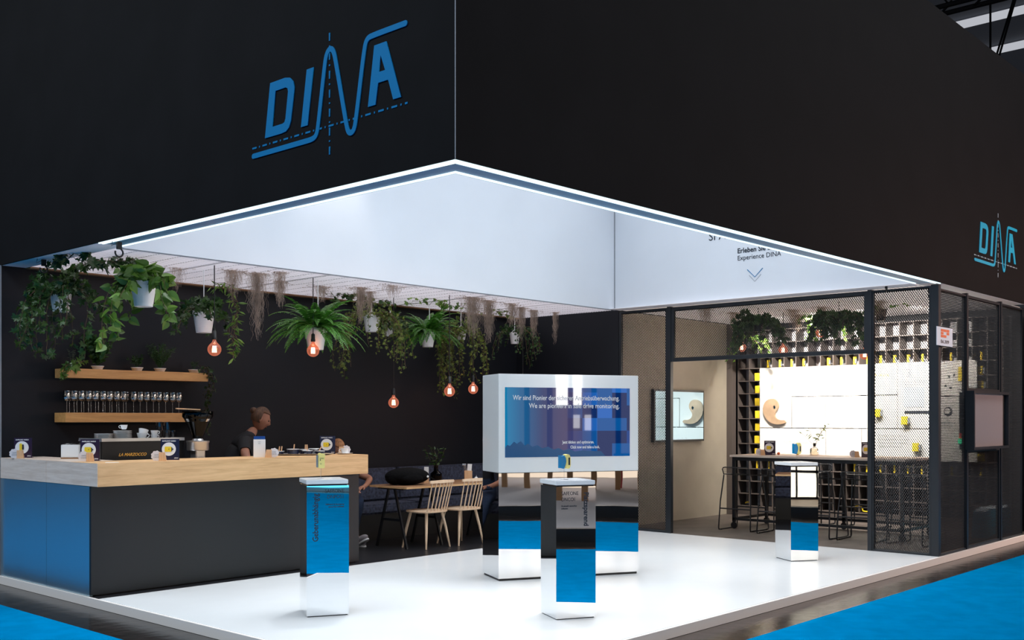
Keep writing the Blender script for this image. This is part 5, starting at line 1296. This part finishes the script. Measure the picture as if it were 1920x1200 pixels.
t = thing('yellow_cable', 'small coiled yellow cable on the bottom shelf board near the left column', 'cable', (GX0 + .08, 4.25, .148))
mb = MB(); mb.tube([(0, .05 * math.cos(a), .02 + .018 * abs(math.sin(a)) + .004 * a / 3) for a in [i * .4 for i in range(28)]], .007, 6); mb.build('coil', M['yellow'], t, smooth=True)
t = thing('yellow_cable', 'looped yellow and white cable on the bottom shelf board right of the middle', 'cable', (GX0 + .05, 2.35, .148))
mb = MB(); mb.tube([(0, .10 - .02 * i + .02 * math.sin(i), .01 + .08 * math.exp(-((i - 3) / 3) ** 2)) for i in range(13)], .010, 6); mb.build('loop', M['yellow'], t, smooth=True)

# plants, moss and lamps in the mesh room
OFF = 0
RG = 'hanging plants in the mesh room'
def roomplant(label, x, y, z, n, L, ls, mat, pot=.16):
    t = thing('hanging_plant', label, 'hanging plant', (x, y, z), group=RG)
    mb = MB(); mb.lathe([(pot * .34, 0), (pot * .5, .15), (pot * .45, .15), (0, .13)], 20); mb.build('pot', M['black'], t, smooth=True)
    mb = MB(); mb.tube([(0, 0, .12), (0, 0, HZ - z)], .004, 4); mb.build('hanger_rod', M['black'], t)
    F = MB(); S = MB(); zt = HZ - .02 - z
    for k in range(n):
        a = rnd.uniform(0, 6.28); path = wander((math.cos(a) * .06, math.sin(a) * .06, .15), (math.cos(a), math.sin(a), .8), L * rnd.uniform(.35, 1), .03, .2, .5)
        path = [Vector((p.x, p.y, min(p.z, zt))) for p in path]; S.tube(path, .0028, 3, False)
        for p in path[1:]:
            if rnd.random() < .9: leaf(F, p, (rnd.uniform(-1, 1), rnd.uniform(-1, 1), rnd.uniform(-1, .3)), ls * rnd.uniform(.7, 1.2), IVY)
    F.build('leaves', mat, t); S.build('vine_stems', M['twig'], t)
roomplant('big dark trailing plant hanging behind the mesh over the left part of the high table', 8.55, 2.80, 2.72, 36, .62, .085, M['ivy'])
roomplant('big dark trailing plant hanging behind the mesh left of the right opening post', 8.50, 1.62, 2.70, 36, .62, .085, M['ivy'])
roomplant('trailing plant with bright tips hanging near the shelf corner of the mesh room', 10.3, 3.95, 2.62, 16, .62, .055, M['ivyb'], .14)
roomplant('small drooping plant hanging behind the mesh right of the opening post', 9.0, 1.28, 2.80, 8, .45, .055, M['ivyb'], .15)
roomplant('leafy vine dangling in the middle of the wide opening behind the mesh', 9.7, 2.45, 2.80, 12, .55, .060, M['ivyb'], .14)
for lab, x, y, L in (('moss tuft in the mesh room near the beige wall', 8.1, 3.35, .30), ('moss tuft in the mesh room left of the first plant', 8.95, 3.4, .35), ('moss tuft in the mesh room between the two big plants', 9.15, 2.6, .30), ('moss tuft in the mesh room before the shelf', 9.9, 2.9, .30), ('moss tuft in the mesh room left of the second big plant', 9.1, 2.15, .35), ('moss tuft in the mesh room beside the right opening post', 8.9, 1.25, .30)):
    moss(lab, x, y, L, 70, .10, 'moss tufts in the mesh room')
LG = 'bare bulbs over the high table'
pendant('glowing bulb at the left end over the high table, in front of the taupe shelf', 9.5, 3.60, 2.585, grp=LG)
pendant('glowing bulb second from the left over the high table', 9.5, 2.93, 2.52, grp=LG)
pendant('glowing bulb hanging highest behind the mesh over the high table', 9.5, 2.36, 2.735, grp=LG)
pendant('glowing bulb beside the right opening post', 9.5, 1.72, 2.405, grp=LG)

# ------------------------------------------------------------------ hall beyond and booth across the aisle (seen in the mirrors)
mb = MB(); mb.box(12, 90, -50, 50, 14.3, 14.5); struct('ceiling_hall', mb, M['hallroof'])
for lab, x in (('nearer long pale strip in the hall roof at the top right corner', 30.2), ('farther long pale strip in the hall roof at the top right corner', 33.4)):
    mb = MB(); mb.box(x, x + .20, -30, 30, 14.0, 14.2); tag(mb.build('roof_light_strip', M['hallstrip']), lab, 'light strip', 'light strips in the hall roof')
t = thing('roof_truss', 'black lattice truss under the hall roof at the top right corner', 'truss', (21.2, 0, 11.35))
mb = MB()
for dx, dz in ((0, 0), (.5, 0), (0, .6), (.5, .6)): mb.tube([(dx, -12, dz), (dx, 20, dz)], .06, 6)
mb.build('chords', M['hallsteel'], t)
mb = MB()
for i in range(40): y = -12 + i * .8; mb.tube([(0, y, 0), (0, y + .4, .6), (0, y + .8, 0)], .03, 4); mb.tube([(0, y, 0), (.5, y + .4, 0)], .03, 4)
mb.build('braces', M['hallsteel'], t)
for i, (x, y, dx, dy) in enumerate(((26, 5.404, 0, 0), (26, 5.30, 0, -.94), (26.1, 5.43, 0, -1.0))):
    mb = MB(); mb.tube([(dx * -.94, dy * -.94, -3), (dx, dy, 3.2)], .03, 5); tag(mb.build('hanging_cable', M['hallsteel'], loc=(x, y, 11)), ('vertical dark hanging rod before the roof strips', 'left one of two slanted dark cables before the roof strips', 'right one of two slanted dark cables before the roof strips')[i], 'cable', 'cables under the hall roof')
mb = MB(); mb.box(-.3, 26, -13, -5.1, -.08, .10); struct('floor_opposite', mb, M['oppcarpet'])
mb = MB(); mb.box(-.3, 26, -5.1, -4.98, -.08, .10); struct('trim_12', mb, M['black'])
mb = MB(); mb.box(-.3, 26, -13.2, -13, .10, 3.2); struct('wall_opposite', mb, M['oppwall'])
mb = MB(); mb.box(5.4, 15.4, -6.72, -6.68, .14, 2.5); struct('window_1', mb, M['oppwhite'])
mb = MB()
for i in range(30): mb.box(5.4 + i * .35, 5.43 + i * .35, -6.68, -6.62, .10, 2.6)
for z in (.10, .56, 1.5, 2.5): mb.box(5.4, 15.6, -6.68, -6.62, z, z + .05)
struct('trim_13', mb, M['hallsteel'])
mb = MB(); mb.box(5.2, 15.6, -6.62, -5.1, .10, .105); struct('floor_opposite_lit', mb, M['plywood'])  # pale sheet whose colour stands in for peach light on the booth floor
mb = MB()
for i in range(14): x = -.1 + i * .47 + rnd.uniform(-.05, .05); mb.box(x, x + .11, -9.4, -9.3, .10, 2.6)
struct('trim_14', mb, M['oppwood'])
mb = MB(); mb.box(1.2, 1.8, -9.9, -9.5, .4, .9); mb.box(3.6, 4.4, -10.2, -9.6, .75, .80); mb.box(3.7, 3.78, -9.9, -9.8, .1, .75); struct('trim_15', mb, M['oppred'])
mb = MB(); mb.box(-.3, 26, -13.2, -5.0, 3.2, 3.4); struct('ceiling_opposite', mb, M['hallsteel'])
mb = MB(); mb.box(-12, -.35, -12.2, -12.1, .02, .22); struct('trim_16', mb, M['cyanlight'])
mb = MB(); mb.box(-12, -.35, -12.6, -12.2, -.08, 2.6); struct('wall_hall_far', mb, M['oppcarpet'])
mb = MB(); mb.box(2.10, 2.70, -12.95, -12.85, 1.85, 3.15); struct('window_2', mb, emis('bright_window', (1., .97, .95), 28.))
mb = MB(); mb.box(2.42, 2.66, -12.95, -12.85, 1.30, 1.62); mb.box(2.78, 3.02, -12.95, -12.85, 1.25, 1.62); struct('window_3', mb, emis('small_bright_window', (1., .96, .95), 9.))

# ------------------------------------------------------------------ light
def area(name, loc, rot, sx, sy, w, col=(1, 1, 1), spread=180):
    l = bpy.data.lights.new(name, 'AREA'); l.shape = 'RECTANGLE'; l.size = sx; l.size_y = sy; l.energy = w; l.color = col; l.spread = R(spread)
    o = bpy.data.objects.new(name, l); COL.objects.link(o); o.location = loc; o.rotation_euler = rot; return o
area('light_well_lamp', (3.9, 2.3, 5.85), (0, 0, 0), 6.6, 3.7, 235, (.92, .97, 1.), 130)
area('hall_lamp_left', (-6.5, 3, 9.5), (0, 0, 0), 4, 22, 2000, (.80, .90, 1.))
area('hall_lamp_right', (8, -4.5, 9.5), (0, 0, 0), 20, 4, 750, (.92, .95, 1.))
def spot(name, loc, target, w, col, ang=60, blend=.6, r=.04):
    l = bpy.data.lights.new(name, 'SPOT'); l.energy = w; l.color = col; l.spot_size = R(ang); l.spot_blend = blend; l.shadow_soft_size = r
    o = bpy.data.objects.new(name, l); COL.objects.link(o); o.location = loc
    d = Vector(target) - Vector(loc); o.rotation_euler = d.to_track_quat('-Z', 'Y').to_euler(); return o
for i, y in enumerate((3.35, 2.65, 1.95, 1.2)):
    spot('shelf_spot', (9.75, y, 3.02), (10.8, y - .05, 1.9), 310, (1., .92, .82), 120, .8)
for x, y, tx, ty in ((2.6, 3.3, 1.5, 2.2), (3.6, 1.6, 2.7, .9), (5.2, 2.6, 5.2, 2.0)):
    spot('podium_spot', (x, y, 5.7), (tx, ty, 0), 330, (.95, .98, 1.), 34, .9, .08)
for x in (1.2, 2.6):
    spot('bar_spot', (x, 4.2, 5.0), (x - .1, 5.4, 1.3), 90, (1., .88, .78), 60, .8, .1)

area('warm_fascia_lamp', (12.5, -5.6, 2.9), Vector((-1.6, 5.6, 1.4)).to_track_quat('-Z', 'Y').to_euler(), 2.5, .6, 240, (1., .58, .46), 140)  # unseen lamp outside the view, warms the fascia's right end
w = bpy.data.worlds.new('world'); SC.world = w; w.use_nodes = True
w.node_tree.nodes['Background'].inputs[0].default_value = (.55, .62, .75, 1); w.node_tree.nodes['Background'].inputs[1].default_value = .035
SC.view_settings.view_transform = 'Standard'; SC.view_settings.look = 'None'; SC.view_settings.gamma = 1; SC.view_settings.exposure = 0
SC.view_settings.use_curve_mapping = False
SC.cycles.caustics_reflective = False; SC.cycles.caustics_refractive = False
SC.cycles.max_bounces = 10; SC.cycles.transparent_max_bounces = 24; SC.cycles.sample_clamp_indirect = 6
